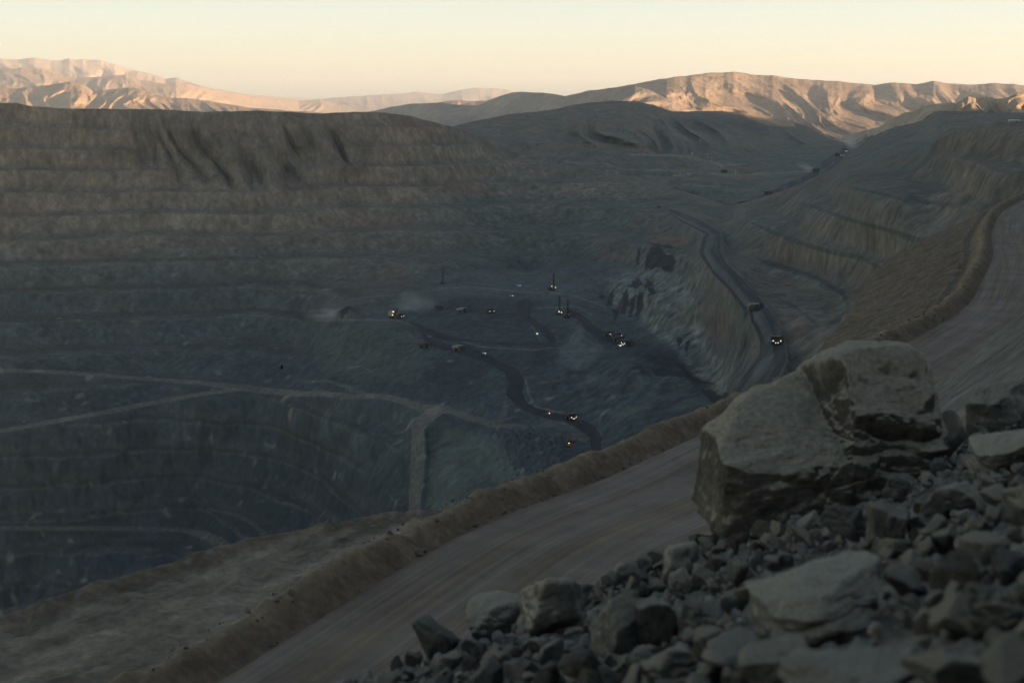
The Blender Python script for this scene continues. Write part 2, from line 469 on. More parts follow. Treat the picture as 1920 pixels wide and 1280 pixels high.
    for k in (3, 2, 1):
        b = P[0].copy(); b[:, :2] *= 1 + .03 * k; b[:, 2] -= .004 * k * b[:, 1]
        back.append(b)
    P = np.concatenate([np.stack(back), P], 0)
    c = np.concatenate([np.repeat(c[:1], 3, 0), c], 0)
    rdp = np.concatenate([np.repeat(rd[:1] * 0, 3, 0), rd], 0)
    cls = ((rdp[:-1, :-1] + rdp[1:, 1:] + rdp[:-1, 1:] + rdp[1:, :-1]) / 4 > .5).astype(int)
    o, r = mesh_from_grid(['valley_hills', 'haul_road'], P, c, cls, [MAT_TERR, MAT_DARK])
    tag(o, kind='structure'); tag(r, kind='structure')
    return P
VALLEY = valley()

# ------------------------------------------------------------------ the pit
MAIN_ROAD = [(1258, 396, 4), (1266, 401, 6), (1280, 408, 8), (1306, 420, 9), (1328, 431, 9), (1340, 442, 12), (1335, 452, 18), (1331, 472, 19), (1350, 504, 16), (1379, 533, 17), (1408, 568, 19), (1434, 604, 21), (1448, 636, 23), (1450, 668, 25), (1437, 693, 26), (1418, 719, 27), (1395, 750, 27)]
FLOOR_ROAD = [(772, 606, 3), (788, 613, 4), (800, 636, 4), (817, 645, 6), (843, 653, 6.5), (870, 659, 7), (900, 666, 7), (929, 680, 7), (950, 690, 8), (962, 702, 12), (970, 715, 14), (964, 734, 14), (976, 756, 9), (1000, 769, 6), (1030, 779, 6.5), (1058, 784, 8), (1083, 792, 9), (1105, 804, 11), (1117, 818, 10), (1118, 840, 9)]
FLOOR_ROAD2 = [(788, 613, 5), (815, 626, 6), (850, 634, 4), (879, 637, 2.5), (919, 644, 2.2), (960, 648, 2.2), (998, 649, 3), (1034, 645, 5), (1036, 636, 6), (1026, 624, 8), (1010, 610, 6), (990, 596, 5), (985, 586, 9), (985, 573, 14)]
FLOOR_ROAD3 = [(1066, 584, 4), (1084, 592, 6), (1096, 602, 7), (1107, 617, 9), (1123, 628, 9), (1150, 640, 6), (1180, 645, 6), (1210, 648, 3)]
TRACK_A = [(-60, 689, 3.5), (0, 693, 3.5), (120, 698, 3.5), (250, 708, 3.5), (380, 718, 4), (450, 727, 6), (530, 735, 6), (620, 741, 5), (700, 742, 5), (760, 752, 6), (800, 768, 9), (840, 768, 8), (880, 784, 5), (920, 798, 6), (985, 799, 4)]
TRACK_B = [(-60, 820, 4), (0, 808, 4), (100, 790, 4), (200, 772, 4), (300, 752, 4), (380, 738, 4), (450, 729, 4)]
TRACK_C = [(820, 772, 10), (798, 784, 12), (784, 800, 11), (784, 840, 13), (782, 880, 13), (778, 930, 11), (776, 985, 10)]
TRACK_D = [(-60, 990, 4), (0, 990, 4), (200, 990, 4), (340, 992, 4.5), (385, 1003, 8), (415, 1020, 12), (440, 1045, 14)]
TRACK_E = [(390, 952, 3), (440, 960, 3.5), (475, 975, 5), (497, 1000, 5), (502, 1030, 5)]
TRACK_F = [(-60, 1165, 5), (0, 1148, 5), (120, 1117, 5), (250, 1086, 5), (340, 1066, 5)]
TRACK_G = [(700, 742, 3), (660, 728, 4), (610, 714, 3), (560, 712, 2)]
TRACK_H = [(930, 796, 8), (945, 775, 6), (948, 757, 4)]
TRACK_I = [(1000, 800, 3), (1040, 793, 8), (1075, 802, 12), (1095, 820, 10)]
RAMP_R = [(1640, 522, 10), (1668, 530, 16), (1672, 548, 18), (1655, 566, 18), (1640, 585, 14), (1632, 610, 12)]
ROAD_Z = -30.0
LEDGES = [[(1590, 352, 1), (1604, 354, 2.5), (1650, 363, 3), (1692, 374, 3.5), (1745, 380, 4), (1790, 385, 6), (1815, 372, 8)],
          [(1500, 382, 1), (1527, 388, 3), (1585, 410, 4), (1635, 424, 4), (1681, 436, 4.5), (1715, 450, 7), (1750, 458, 9), (1775, 470, 6)],
          [(1405, 416, 2), (1440, 432, 4), (1488, 451, 5), (1530, 465, 5), (1565, 474, 5), (1600, 480, 5), (1623, 487, 4), (1652, 503, 3), (1680, 518, 4)],
          [(1420, 484, 3), (1440, 494, 5), (1470, 503, 5), (1499, 512, 5), (1530, 522, 5), (1553, 533, 5), (1575, 547, 5), (1590, 566, 5), (1592, 582, 5), (1575, 595, 5), (1552, 612, 4)],
          [(1460, 560, 2), (1485, 572, 3), (1510, 590, 3), (1530, 608, 3)]]
PADS = []                                            # flat stands under the machines: (u, v, radius)

def pit_controls():
    zc = []
    def Z(u, v, z): zc.append((u, v, z / tslope(v)))
    def D(u, v, d): zc.append((u, v, d))
    for u, dd in ((-200, -90), (0, -45), (150, -20), (300, 0), (450, 25)):
        D(u, pl([(-200, 188), (0, 193), (130, 204), (300, 205), (450, 208)], u), 2500 + dd)
        D(u, 345, 2440 + dd); D(u, 430, 2350 + dd); D(u, 520, 2230 + dd); D(u, 620, 2100 + dd)
    for u, v in ((-200, 680), (0, 693), (150, 701), (300, 712)): D(u, v, 1985 + (u - 300) * .1)
    D(450, 728, 1900); D(380, 738, 1890); D(200, 772, 1880); D(0, 808, 1835); D(-200, 850, 1790)
    for u in (-200, 0, 200, 350): D(u, 990, 1790 + (u - 300) * .12); D(u, 890, 1840 + (u - 300) * .12)
    D(430, 1035, 1690); D(500, 1010, 1660); D(0, 1150, 1690); D(200, 1100, 1700); D(-200, 1200, 1670); D(150, 1250, 1620); D(400, 1120, 1610)
    D(480, 900, 1800); D(500, 810, 1840); D(600, 745, 1765); D(700, 745, 1700); D(600, 830, 1730); D(650, 900, 1630); D(590, 960, 1680); D(690, 985, 1520); D(720, 800, 1640)
    D(600, 213, 2600); D(600, 345, 2520); D(600, 440, 2400); D(600, 520, 2250); D(600, 590, 2060); D(560, 660, 1990)
    D(700, 211, 2660); D(700, 345, 2580); D(700, 450, 2400); D(710, 530, 2200); D(720, 600, 1930); D(640, 598, 1970); D(680, 670, 1850)
    D(850, 240, 2780); D(850, 350, 2640); D(850, 440, 2420); D(831, 530, 2160); D(830, 505, 2220); D(740, 596, 1950)
    D(950, 285, 2900); D(1000, 302, 2900); D(1000, 360, 2720); D(1000, 430, 2470); D(1000, 510, 2290)
    D(1150, 325, 2820); D(1150, 400, 2480); D(1150, 450, 2290); D(1150, 500, 2130)
    D(1250, 352, 2700); D(1262, 400, 2350); D(1250, 440, 2130); D(1245, 458, 2070); D(1235, 500, 1930)
    D(1210, 540, 1860); D(1250, 540, 1800); D(1250, 600, 1680); D(1200, 600, 1790); D(1270, 640, 1600); D(1300, 690, 1480); D(1230, 690, 1530)
    D(1150, 580, 1880); D(1150, 640, 1710); D(1150, 720, 1530); D(1150, 790, 1420); D(1230, 760, 1400)
    D(1040, 543, 2030); D(1047, 588, 1900); D(1050, 640, 1740); D(1050, 700, 1620); D(1070, 785, 1495); D(1118, 820, 1420); D(1050, 835, 1395)
    D(940, 590, 1930); D(940, 645, 1780); D(800, 640, 1830); D(865, 590, 1940); D(870, 659, 1770); D(960, 715, 1630); D(1000, 770, 1540)
    D(880, 720, 1660); D(900, 800, 1540); D(820, 770, 1610); D(782, 850, 1535); D(778, 970, 1440); D(860, 880, 1440); D(950, 850, 1430); D(900, 930, 1350)
    D(1340, 735, 1360); D(1370, 690, 1350); D(1310, 780, 1290)
    # right wall and its road
    D(1310, 420, 2050); D(1331, 440, 1930); D(1331, 472, 1760); D(1350, 504, 1610); D(1379, 533, 1490); D(1408, 568, 1370); D(1434, 604, 1265); D(1450, 640, 1185); D(1450, 670, 1125); D(1420, 719, 1060)
    D(1300, 490, 1800); D(1330, 560, 1600); D(1370, 640, 1440)
    D(1372, 387, 2420); D(1400, 400, 2000)
    Z(1440, 494, -170); Z(1499, 512, -170); Z(1553, 533, -170); Z(1591, 571, -170); D(1590, 610, 1130); D(1530, 600, 1190); D(1500, 650, 1110)
    Z(1411, 420, -140); Z(1488, 451, -140); Z(1565, 474, -140); Z(1623, 485, -140); Z(1675, 520, -138); D(1650, 560, 1140)
    Z(1527, 387, -108); Z(1585, 410, -108); Z(1681, 435, -108); Z(1750, 458, -106)
    D(1460, 359, 2250); D(1530, 330, 2150)
    Z(1604, 354, -78); Z(1692, 374, -78); Z(1790, 384, -78); D(1653, 296, 1950); D(1600, 306, 2050); D(1736, 283, 1700); D(1758, 263, 1600); D(1790, 250, 1480); D(1824, 243, 1420); D(1870, 232, 1350); D(1920, 230, 1300); D(2150, 226, 1200)
    D(1850, 330, 1200); D(1920, 320, 1150); D(2150, 340, 1000); D(1850, 430, 1080); D(1950, 450, 950); D(1750, 530, 1060); D(1700, 640, 950)
    D(1450, 790, 960); D(1600, 740, 900); D(1250, 880, 1150); D(1000, 980, 1250); D(1150, 900, 1270); D(700, 1080, 1420); D(450, 1180, 1560); D(1850, 560, 900); D(2100, 560, 850); D(100, 1330, 1560)
    return zc

PIT_TOP = [(-260, 188), (0, 193), (30, 193), (60, 200), (130, 204), (300, 205), (380, 210), (480, 207.5), (600, 213), (660, 210), (720, 211), (770, 218), (800, 226), (850, 238), (900, 256), (960, 282), (1000, 300), (1100, 316), (1200, 336), (1250, 350), (1320, 372), (1370, 388), (1390, 383), (1462, 360), (1500, 345), (1540, 326), (1590, 310), (1653, 296), (1700, 289), (1736, 281), (1758, 262), (1789, 247), (1824, 241), (1859, 230), (1902, 229), (2160, 224)]
NEAR_EDGE = [(-260, 1230), (0, 1180), (100, 1155), (240, 1115), (370, 1060), (460, 1030), (560, 1020), (700, 990), (780, 970), (900, 905), (1060, 860), (1160, 825), (1300, 770), (1400, 735), (1480, 700), (1560, 660), (1600, 630), (1650, 575), (1737, 530), (1766, 500), (1796, 432), (1835, 399), (1885, 340), (1920, 320), (2160, 260)]

def pit():
    ctl = pit_controls()
    us = np.arange(-230, 2140, 1.75)
    rows = 620
    vt = pl(PIT_TOP, us) + noise2(us / 18., us * 0 + .5, 15) * 1.0
    vb = np.maximum(pl(NEAR_EDGE, us) + 45, vt + 30)
    s = np.linspace(0, 1, rows)[:, None]
    V = vt + (vb - vt) * s
    U = np.broadcast_to(us, V.shape)
    w = tps([c[:2] for c in ctl], np.array([1000. / c[2] for c in ctl]), np.stack([U.ravel(), V.ravel()], -1), .0003)
    D = 1000. / np.clip(w.reshape(U.shape), .3, 1.3)
    h = V - vt
    floor = polymask(U, V, [(575, 585), (640, 560), (740, 545), (800, 512), (900, 500), (1080, 505), (1130, 540), (1150, 575), (1200, 610), (1260, 660), (1330, 730), (1340, 780), (1150, 880), (980, 900), (880, 830), (820, 790), (760, 770), (690, 765), (600, 750), (540, 715), (560, 640)], 14)
    rd1, lat1, arc1 = linemask(U, V, MAIN_ROAD)
    rds = [linemask(U, V, r) for r in (FLOOR_ROAD, FLOOR_ROAD2, FLOOR_ROAD3)]
    tracks = [linemask(U, V, r) for r in (TRACK_A, TRACK_B, TRACK_C, TRACK_D, TRACK_E, TRACK_F, TRACK_G, TRACK_H, TRACK_I, RAMP_R)]
    wide = lambda r, k: linemask(U, V, [(a, b, c + k) for a, b, c in r], k)[0]
    flat = np.maximum.reduce([wide(MAIN_ROAD, 7), wide(FLOOR_ROAD, 5), wide(TRACK_A, 5), wide(TRACK_B, 5), wide(TRACK_D, 5), wide(TRACK_C, 6), wide(RAMP_R, 6), wide(TRACK_F, 5)])
    # eroded gullies on the old dump slope under the left rim
    gz = polymask(U, V, [(225, 203), (640, 203), (655, 300), (560, 335), (470, 350), (330, 330), (260, 300)], 16)
    gx = (U - .42 * h + 10 * noise2(U / 60., V / 50., 31)) / 43.
    g = np.abs(noise2(gx, h / 190. + 2, 32)) * 2.6
    gx2 = (U - .30 * h) / 17.
    g2 = np.abs(noise2(gx2, h / 90. + 5, 33)) * 2.0
    env = sstep(2, 75, h)
    D = D + gz * env * (22 * np.clip(.8 - g, 0, 1) ** 1.5 + 17 * np.clip(1 - g, -.6, 1) + 6 * np.clip(.6 - g2, 0, 1) + 5 * fbm2(U / 14., V / 20., 3, 34))
    # spurs and rough rock on the walls
    D = D + (1 - floor) * (1 - gz * .8) * np.clip(h / 10, 0, 1) * (1 - flat * .9) * (13 * fbm2(U / 85., V / 70., 2, 41) + 3.5 * fbm2(U / 24., V / 40., 2, 43))
    x, t = ray(U, V)
    P = np.stack([x * D, D, t * D], -1)
    z = P[..., 2]
    # mining benches
    rightness = sstep(1180, 1420, U)
    hb = 35.0 - 3.5 * rightness
    z0 = -95.0 + 19.0 * rightness
    jit = 9.0 * noise2(P[..., 0] / 170., P[..., 1] / 170., 51) + 2.5 * noise2(P[..., 0] / 30., P[..., 1] / 30., 52)
    f = (z - z0 + jit) / hb
    fl = np.floor(f); fr = f - fl
    wf = .52 + .16 * noise2(U / 130. + fl * 7.7, fl * 3.1, 53)
    prof = np.where(fr < wf, .16 * fr / wf, .16 + .84 * (fr - wf) / (1 - wf))
    zt = z0 + (fl + prof) * hb - jit * .6
    bench = (1 - floor) * (1 - flat) * (1 - gz) * np.clip(h / 14., 0, 1)
    bench *= .88 + .7 * np.clip(noise2(P[..., 0] / 260., P[..., 2] / 90., 55), -.6, .17)
    zn = z + (zt - z) * bench
    zn = zn - (zt - z) * bench * .45 * sstep(-300, -380, z)
    # rubble heaps and lumps on the floor
    lump = floor * (1 - np.maximum(rds[0][0], rds[2][0]))
    zn = zn + lump * (3.2 * fbm2(P[..., 0] / 55., P[..., 1] / 90., 4, 61))
    for (mu, mv, mr, mh) in ((1088, 640, 24, 13), (700, 640, 60, 8), (655, 590, 20, 10), (960, 835, 45, 9), (1000, 660, 30, 5), (1180, 705, 45, 12), (905, 770, 22, 8), (760, 560, 26, 10)):
        r2 = ((U - mu) / mr) ** 2 + ((V - mv) / (mr * .55)) ** 2
        zn = zn + mh * np.exp(-r2 * 1.6)
    rockyf = polymask(U, V, [(925, 800), (1000, 805), (1060, 830), (1070, 870), (960, 900), (900, 850)], 10)
    zn = zn + rockyf * 2.6 * np.clip(noise2(P[..., 0] / 5., P[..., 1] / 6., 63), -.2, 1) * 2
    rug = np.maximum(polymask(U, V, [(1120, 530), (1180, 500), (1215, 455), (1280, 455), (1310, 540), (1335, 640), (1375, 690), (1360, 725), (1290, 690), (1215, 615), (1150, 580)], 12),
                     .7 * polymask(U, V, [(1060, 690), (1140, 665), (1210, 700), (1320, 715), (1340, 760), (1240, 850), (1140, 850), (1120, 790), (1050, 760)], 14))
    rug = np.maximum(rug, .45 * polymask(U, V, [(900, 300), (1100, 320), (1260, 355), (1270, 420), (1230, 450), (1180, 500), (1040, 510), (880, 490)], 25))
    rug = rug * (1 - rd1)
    blk = np.round(noise3(P[..., 0] / 17., P[..., 1] / 17., P[..., 2] / 13., 161) * 5) / 5 + .5 * np.round(noise3(P[..., 0] / 7., P[..., 1] / 7., P[..., 2] / 6., 162) * 4) / 4
    kk = 1 + rug * (7 * blk + 6 * np.abs(noise3(P[..., 0] / 30., P[..., 1] / 30., P[..., 2] / 45., 163))) / D
    P[..., :2] *= kk[..., None]
    P[..., 2] = zn
    # vertical ribs of the blasted faces
    face = (1 - floor) * (1 - flat) * np.clip(h / 14., 0, 1) * (1 - gz * .7)
    rib = fbm3(P[..., 0] / 13., P[..., 1] / 13., P[..., 2] / 34., 2, 71)
    rib2 = noise3(P[..., 0] / 26., P[..., 1] / 26., P[..., 2] / 60., 77)
    k = 1 + face * (2.0 * rib + 4.0 * rib2) / D
    P[..., :2] *= k[..., None]

    pu, pv = project(P)
    for (u, v, rad) in PADS:
        i = np.argmin((pu - u) ** 2 + (pv - v) ** 2)
        c0 = P.reshape(-1, 3)[i].copy()
        d = np.hypot(P[..., 0] - c0[0], P[..., 1] - c0[1])
        k = sstep(rad * 1.9, rad, d)
        P[..., 2] = P[..., 2] + (c0[2] - P[..., 2]) * k

    # ---- albedo of rock and dust, with dark patches
    X, Y, Zz = P[..., 0], P[..., 1], P[..., 2]
    big = fbm3(X / 330., Y / 330., Zz / 120., 4, 81)
    med = fbm3(X / 60., Y / 60., Zz / 28., 4, 85)
    streak = fbm3(X / 11., Y / 11., Zz / 70., 3, 87)
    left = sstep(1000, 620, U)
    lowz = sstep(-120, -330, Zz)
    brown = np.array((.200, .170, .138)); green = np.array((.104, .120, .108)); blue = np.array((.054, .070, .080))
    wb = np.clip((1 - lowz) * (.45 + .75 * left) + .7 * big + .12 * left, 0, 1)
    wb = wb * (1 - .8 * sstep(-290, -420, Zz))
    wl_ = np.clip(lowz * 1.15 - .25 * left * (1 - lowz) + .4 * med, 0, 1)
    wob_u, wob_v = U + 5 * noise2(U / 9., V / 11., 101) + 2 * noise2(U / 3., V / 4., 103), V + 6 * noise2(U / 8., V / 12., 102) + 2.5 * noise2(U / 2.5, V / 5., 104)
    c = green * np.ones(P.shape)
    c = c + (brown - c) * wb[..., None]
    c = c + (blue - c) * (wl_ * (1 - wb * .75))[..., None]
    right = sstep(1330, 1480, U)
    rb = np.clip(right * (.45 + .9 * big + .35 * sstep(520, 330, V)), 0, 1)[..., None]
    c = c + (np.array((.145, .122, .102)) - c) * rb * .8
    facey = sstep(wf - .02, wf + .12, fr) * bench
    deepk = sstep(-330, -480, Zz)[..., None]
    c = c + (np.array((.029, .040, .050)) - c) * deepk * .85  # deep rock darker and bluer, teal pit shade worked into its colour
    c = c * .9
    c = c * np.clip(1 + .32 * med + .50 * streak * face * (.3 + .7 * facey), .5, 1.8)[..., None]
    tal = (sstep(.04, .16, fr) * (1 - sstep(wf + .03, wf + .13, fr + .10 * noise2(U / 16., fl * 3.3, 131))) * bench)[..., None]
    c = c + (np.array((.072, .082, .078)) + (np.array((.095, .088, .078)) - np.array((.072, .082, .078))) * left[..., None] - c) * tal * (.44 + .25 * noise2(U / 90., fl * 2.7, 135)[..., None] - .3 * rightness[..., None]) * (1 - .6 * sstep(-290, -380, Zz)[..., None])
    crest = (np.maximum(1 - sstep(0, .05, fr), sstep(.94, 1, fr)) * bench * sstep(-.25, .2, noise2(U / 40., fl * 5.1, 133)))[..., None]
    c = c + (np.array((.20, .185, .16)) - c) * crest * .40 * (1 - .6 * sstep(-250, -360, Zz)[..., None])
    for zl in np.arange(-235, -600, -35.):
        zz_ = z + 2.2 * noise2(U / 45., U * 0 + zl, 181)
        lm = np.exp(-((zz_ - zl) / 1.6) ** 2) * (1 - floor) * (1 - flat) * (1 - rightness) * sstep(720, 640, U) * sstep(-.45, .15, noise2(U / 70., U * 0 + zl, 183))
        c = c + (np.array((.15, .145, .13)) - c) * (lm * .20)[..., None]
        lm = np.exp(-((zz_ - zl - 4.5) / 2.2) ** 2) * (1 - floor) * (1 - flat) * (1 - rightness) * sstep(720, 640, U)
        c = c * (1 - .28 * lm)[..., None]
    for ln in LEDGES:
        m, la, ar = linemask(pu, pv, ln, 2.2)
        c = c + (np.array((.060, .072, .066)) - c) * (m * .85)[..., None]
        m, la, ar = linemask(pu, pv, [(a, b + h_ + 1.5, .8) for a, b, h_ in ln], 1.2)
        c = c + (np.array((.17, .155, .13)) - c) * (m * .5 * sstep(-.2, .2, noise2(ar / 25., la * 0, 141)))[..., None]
    # reddish oxide zones
    red = (np.clip(fbm3(X / 150. + 9, Y / 150., Zz / 60., 3, 95) * 2.2 - .35, 0, 1) * (1 - floor) * .45 * sstep(-420, -250, Zz))[..., None]
    c = c + (np.array((.18, .115, .09)) - c) * red
    # pale broken rock
    pale = (sstep(.28, .6, noise3(X / 14., Y / 14., Zz / 20., 97) + .35 * noise3(X / 120., Y / 120., Zz / 60., 98)) * .55 * (1 - gz))[..., None]
    c = c + (np.array((.235, .225, .20)) - c) * pale
    cliff = polymask(U, V, [(1140, 520), (1230, 470), (1300, 540), (1330, 640), (1375, 690), (1360, 730), (1290, 680), (1220, 610), (1150, 575)], 14)[..., None]
    c = c + (np.array((.15, .165, .16)) * (1 + .6 * streak[..., None]) - c) * cliff * .7
    mot = np.clip(noise3(X / 12., Y / 12., Zz / 9., 171) * 1.6 + .6 * noise3(X / 4., Y / 4., Zz / 4., 172), -.7, 1.2)
    c = c * (1 + .75 * rug * mot)[..., None]
    gr = (rug * sstep(.0, .4, noise3(X / 40., Y / 40., Zz / 30., 173)))[..., None]
    c = c + (np.array((.105, .118, .085)) - c) * gr * .5
    # ground of the floor: graded flats, dump faces, bench edges
    for poly, colr_, kq, so in (([(795, 520), (900, 505), (1080, 510), (1130, 545), (1060, 560), (900, 560), (800, 545)], (.100, .111, .114), .65, 6), ([(840, 560), (1000, 560), (985, 640), (880, 632), (800, 600)], (.050, .060, .068), .7, 8),
                                ([(590, 602), (740, 600), (800, 645), (790, 720), (640, 712), (590, 680)], (.078, .092, .084), .6, 8), ([(1086, 613), (1050, 655), (1040, 682), (1100, 690), (1134, 655), (1108, 630)], (.115, .13, .13), .7, 8),
                                ([(1000, 640), (1050, 650), (1050, 700), (1010, 760), (975, 700)], (.052, .063, .072), .6, 8), ([(880, 770), (938, 765), (950, 790), (900, 790)], (.05, .066, .078), .6, 5), ([(830, 800), (900, 810), (960, 860), (1000, 950), (850, 990), (800, 940)], (.096, .112, .100), .7, 10),
                                ([(590, 590), (620, 560), (660, 590), (640, 602)], (.15, .16, .155), .7, 8), ([(1130, 640), (1260, 655), (1330, 720), (1230, 690), (1180, 665)], (.028, .034, .040), .7, 8)):
        pm = polymask(wob_u, wob_v, poly, so)[..., None]
        c = c + (np.array(colr_) * (1 + .3 * med[..., None]) - c) * pm * kq
    for ln in ([(590, 601, 1.2), (660, 600, 1.4), (740, 600, 1.4), (770, 608, 1.2), (830, 628, 1.2), (900, 650, 1.3), (1000, 656, 1.3), (1036, 652, 1.2)], [(800, 541, 1), (880, 538, 1.2), (990, 548, 1.2), (1070, 552, 1.2), (1135, 575, 1)], [(960, 690, 1), (985, 712, 1.4), (992, 740, 1.4), (1004, 762, 1.2), (1060, 776, 1.1), (1100, 790, 1.2), (1128, 815, 1.4)],
               [(660, 560, 1), (740, 552, 1.3), (800, 545, 1)], [(1010, 578, 1), (1080, 574, 1.2), (1110, 590, 1)], [(930, 672, .9), (960, 690, 1)], [(1000, 588, 1.1), (990, 600, 1.1), (1004, 622, 1.1), (1014, 640, 1)], [(650, 690, 1), (680, 686, 1.5), (700, 700, 1)]):
        m, la, ar = linemask(pu, pv, ln, 1.1)
        c = c + (np.array((.15, .15, .135)) - c) * (m * .8)[..., None]
    gzc = gz[..., None]
    c = c + (np.array((.150, .132, .112)) * (1 + .25 * med[..., None]) - c) * gzc * .8
    # reddish flat beside the main road, dark patches on the rock faces
    rf = polymask(U, V, [(1215, 428), (1255, 425), (1292, 436), (1278, 450), (1220, 452)], 3)[..., None]
    c = c + (np.array((.19, .115, .085)) - c) * rf * .8
    dark_patch = np.zeros(U.shape)
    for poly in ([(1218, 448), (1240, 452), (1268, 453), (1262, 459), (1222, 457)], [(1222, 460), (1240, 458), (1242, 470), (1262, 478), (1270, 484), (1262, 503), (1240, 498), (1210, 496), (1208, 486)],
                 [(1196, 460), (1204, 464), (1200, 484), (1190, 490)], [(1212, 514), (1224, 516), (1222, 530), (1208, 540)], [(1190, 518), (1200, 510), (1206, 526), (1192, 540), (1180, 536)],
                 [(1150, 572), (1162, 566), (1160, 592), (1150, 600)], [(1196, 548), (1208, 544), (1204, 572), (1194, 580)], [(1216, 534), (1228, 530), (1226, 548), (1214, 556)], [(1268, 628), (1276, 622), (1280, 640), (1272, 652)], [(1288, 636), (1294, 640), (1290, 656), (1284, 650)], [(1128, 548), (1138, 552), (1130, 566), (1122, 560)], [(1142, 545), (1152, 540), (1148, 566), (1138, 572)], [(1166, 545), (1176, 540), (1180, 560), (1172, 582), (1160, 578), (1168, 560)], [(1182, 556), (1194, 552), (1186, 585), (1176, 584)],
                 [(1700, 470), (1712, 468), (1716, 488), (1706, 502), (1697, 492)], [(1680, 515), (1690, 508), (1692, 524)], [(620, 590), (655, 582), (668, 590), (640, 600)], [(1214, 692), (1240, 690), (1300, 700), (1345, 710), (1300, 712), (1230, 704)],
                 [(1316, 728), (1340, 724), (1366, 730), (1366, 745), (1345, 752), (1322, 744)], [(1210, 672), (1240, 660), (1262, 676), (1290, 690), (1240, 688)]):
        dark_patch = np.maximum(dark_patch, polymask(wob_u, wob_v, poly, 1.2))
    c = c + (np.array((.020, .023, .027)) - c) * (dark_patch * .92)[..., None]
    # tracks and wet haul roads
    tmask = np.zeros(U.shape); trcls = np.zeros(U.shape)
    for i, (m, la, ar) in enumerate(tracks):
        k = .22 if i in (4, 5) else .50 if i == 2 else (.30 if i in (2, 3, 6, 7, 8) else .46)
        m = m * (.62 + .5 * sstep(-.25, .2, noise2(ar / 9., la * 3, 151 + i)))
        tc_ = np.array((.205, .178, .148)) if i != 9 else np.array((.15, .125, .11))
        tc_ = tc_ * (1 + .25 * noise2(ar / 30., la * 2, 111 + i))[..., None]
        c = c + (tc_ - c) * (m * k)[..., None]
        trcls = np.maximum(trcls, m)
    dk = np.zeros(U.shape)
    for m, la, ar in rds:
        rc = np.array((.019, .022, .027)) * (1 + .5 * noise2(ar / 22., la * 1.5, 121))[..., None]
        edge = sstep(.2, .5, noise2(ar / 14., la * 0 + 3, 123))[..., None] * 0
        c = c + (rc + edge - c) * (m * .95)[..., None]
        dk = np.maximum(dk, m)
    lane = sstep(-.72, -.5, lat1) * sstep(.18, -.12, lat1 + .25 * noise2(arc1 / 40., lat1 * 0, 126))
    lane2 = sstep(.05, .3, noise2(arc1 / 60., lat1 * 3.2, 127)) * .8
    rc = np.array((.024, .027, .032)) + np.array((.062, .066, .066)) * np.clip(lane * .75 + lane2 * .6, 0, 1)[..., None]
    c = c + (rc - c) * rd1[..., None]
    dk = np.maximum(dk, rd1)
    c = np.clip(c, .015, .5)

    back = []
    for k in (4, 3, 2, 1):
        b = P[0].copy(); b[:, :2] *= 1 + .012 * k; b[:, 2] -= (2 + 14 * max(0, k - 2))
        back.append(b)
    tx, tt = ray(us, pl(NEAR_EDGE, us) + 70)
    dn = pl([(-260, 84), (100, 94), (560, 108), (780, 114), (1160, 135), (1480, 172), (1600, 205), (1700, 290), (1800, 330), (2160, 420)], us)
    T = np.stack([tx * dn, dn, np.full(us.shape, ROAD_Z - 26.)], -1)
    fwd = [P[-1] + (T - P[-1]) * k for k in (.15, .35, .55, .75, .9, 1.0)]
    P = np.concatenate([np.stack(back), P, np.stack(fwd)], 0)
    c = np.concatenate([np.repeat(c[:1], 4, 0), c, np.repeat(c[-1:], 6, 0)], 0)
    def f4(a):
        a = np.concatenate([np.repeat(a[:1] * 0, 4, 0), a, np.repeat(a[-1:] * 0, 6, 0)], 0)
        return (a[:-1, :-1] + a[1:, 1:] + a[:-1, 1:] + a[1:, :-1]) / 4
    cls = np.zeros((P.shape[0] - 1, P.shape[1] - 1), int)
    cls[f4(trcls) > .5] = 2
    cls[f4(dk) > .5] = 1
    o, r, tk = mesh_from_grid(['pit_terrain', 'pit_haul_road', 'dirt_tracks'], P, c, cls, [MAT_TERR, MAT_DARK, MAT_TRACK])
    for ob in (o, r, tk): tag(ob, kind='structure')
    return P

# ------------------------------------------------------------------ machines: kinds, all in metres, nose towards -Y, origin on the ground
def add_box(bm, cx, cy, cz, sx, sy, sz, rx=0, ry=0, rz=0, taper=None):
    r = bmesh.ops.create_cube(bm, size=1.0)
    if taper:
        for v in r['verts']:
            if v.co.z > 0: v.co.x *= taper[0]; v.co.y *= taper[1]
    M = Matrix.Translation((cx, cy, cz)) @ Euler((rx, ry, rz)).to_matrix().to_4x4() @ Matrix.Diagonal((sx, sy, sz, 1))
    bmesh.ops.transform(bm, matrix=M, verts=r['verts'])

def add_cyl(bm, c, r, L, axis='X', seg=18, r2=None):
    q = bmesh.ops.create_cone(bm, cap_ends=True, segments=seg, radius1=r, radius2=r if r2 is None else r2, depth=L)
    R = Euler((0, math.pi / 2, 0)).to_matrix().to_4x4() if axis == 'X' else (Euler((math.pi / 2, 0, 0)).to_matrix().to_4x4() if axis == 'Y' else Matrix())
    bmesh.ops.transform(bm, matrix=Matrix.Translation(c) @ R, verts=q['verts'])

def add_bar(bm, a, b, w):
    a, b = Vector(a), Vector(b); d = b - a
    r = bmesh.ops.create_cube(bm, size=1.0)
    M = Matrix.Translation((a + b) / 2) @ d.to_track_quat('Z', 'Y').to_matrix().to_4x4() @ Matrix.Diagonal((w, w, d.length, 1))
    bmesh.ops.transform(bm, matrix=M, verts=r['verts'])

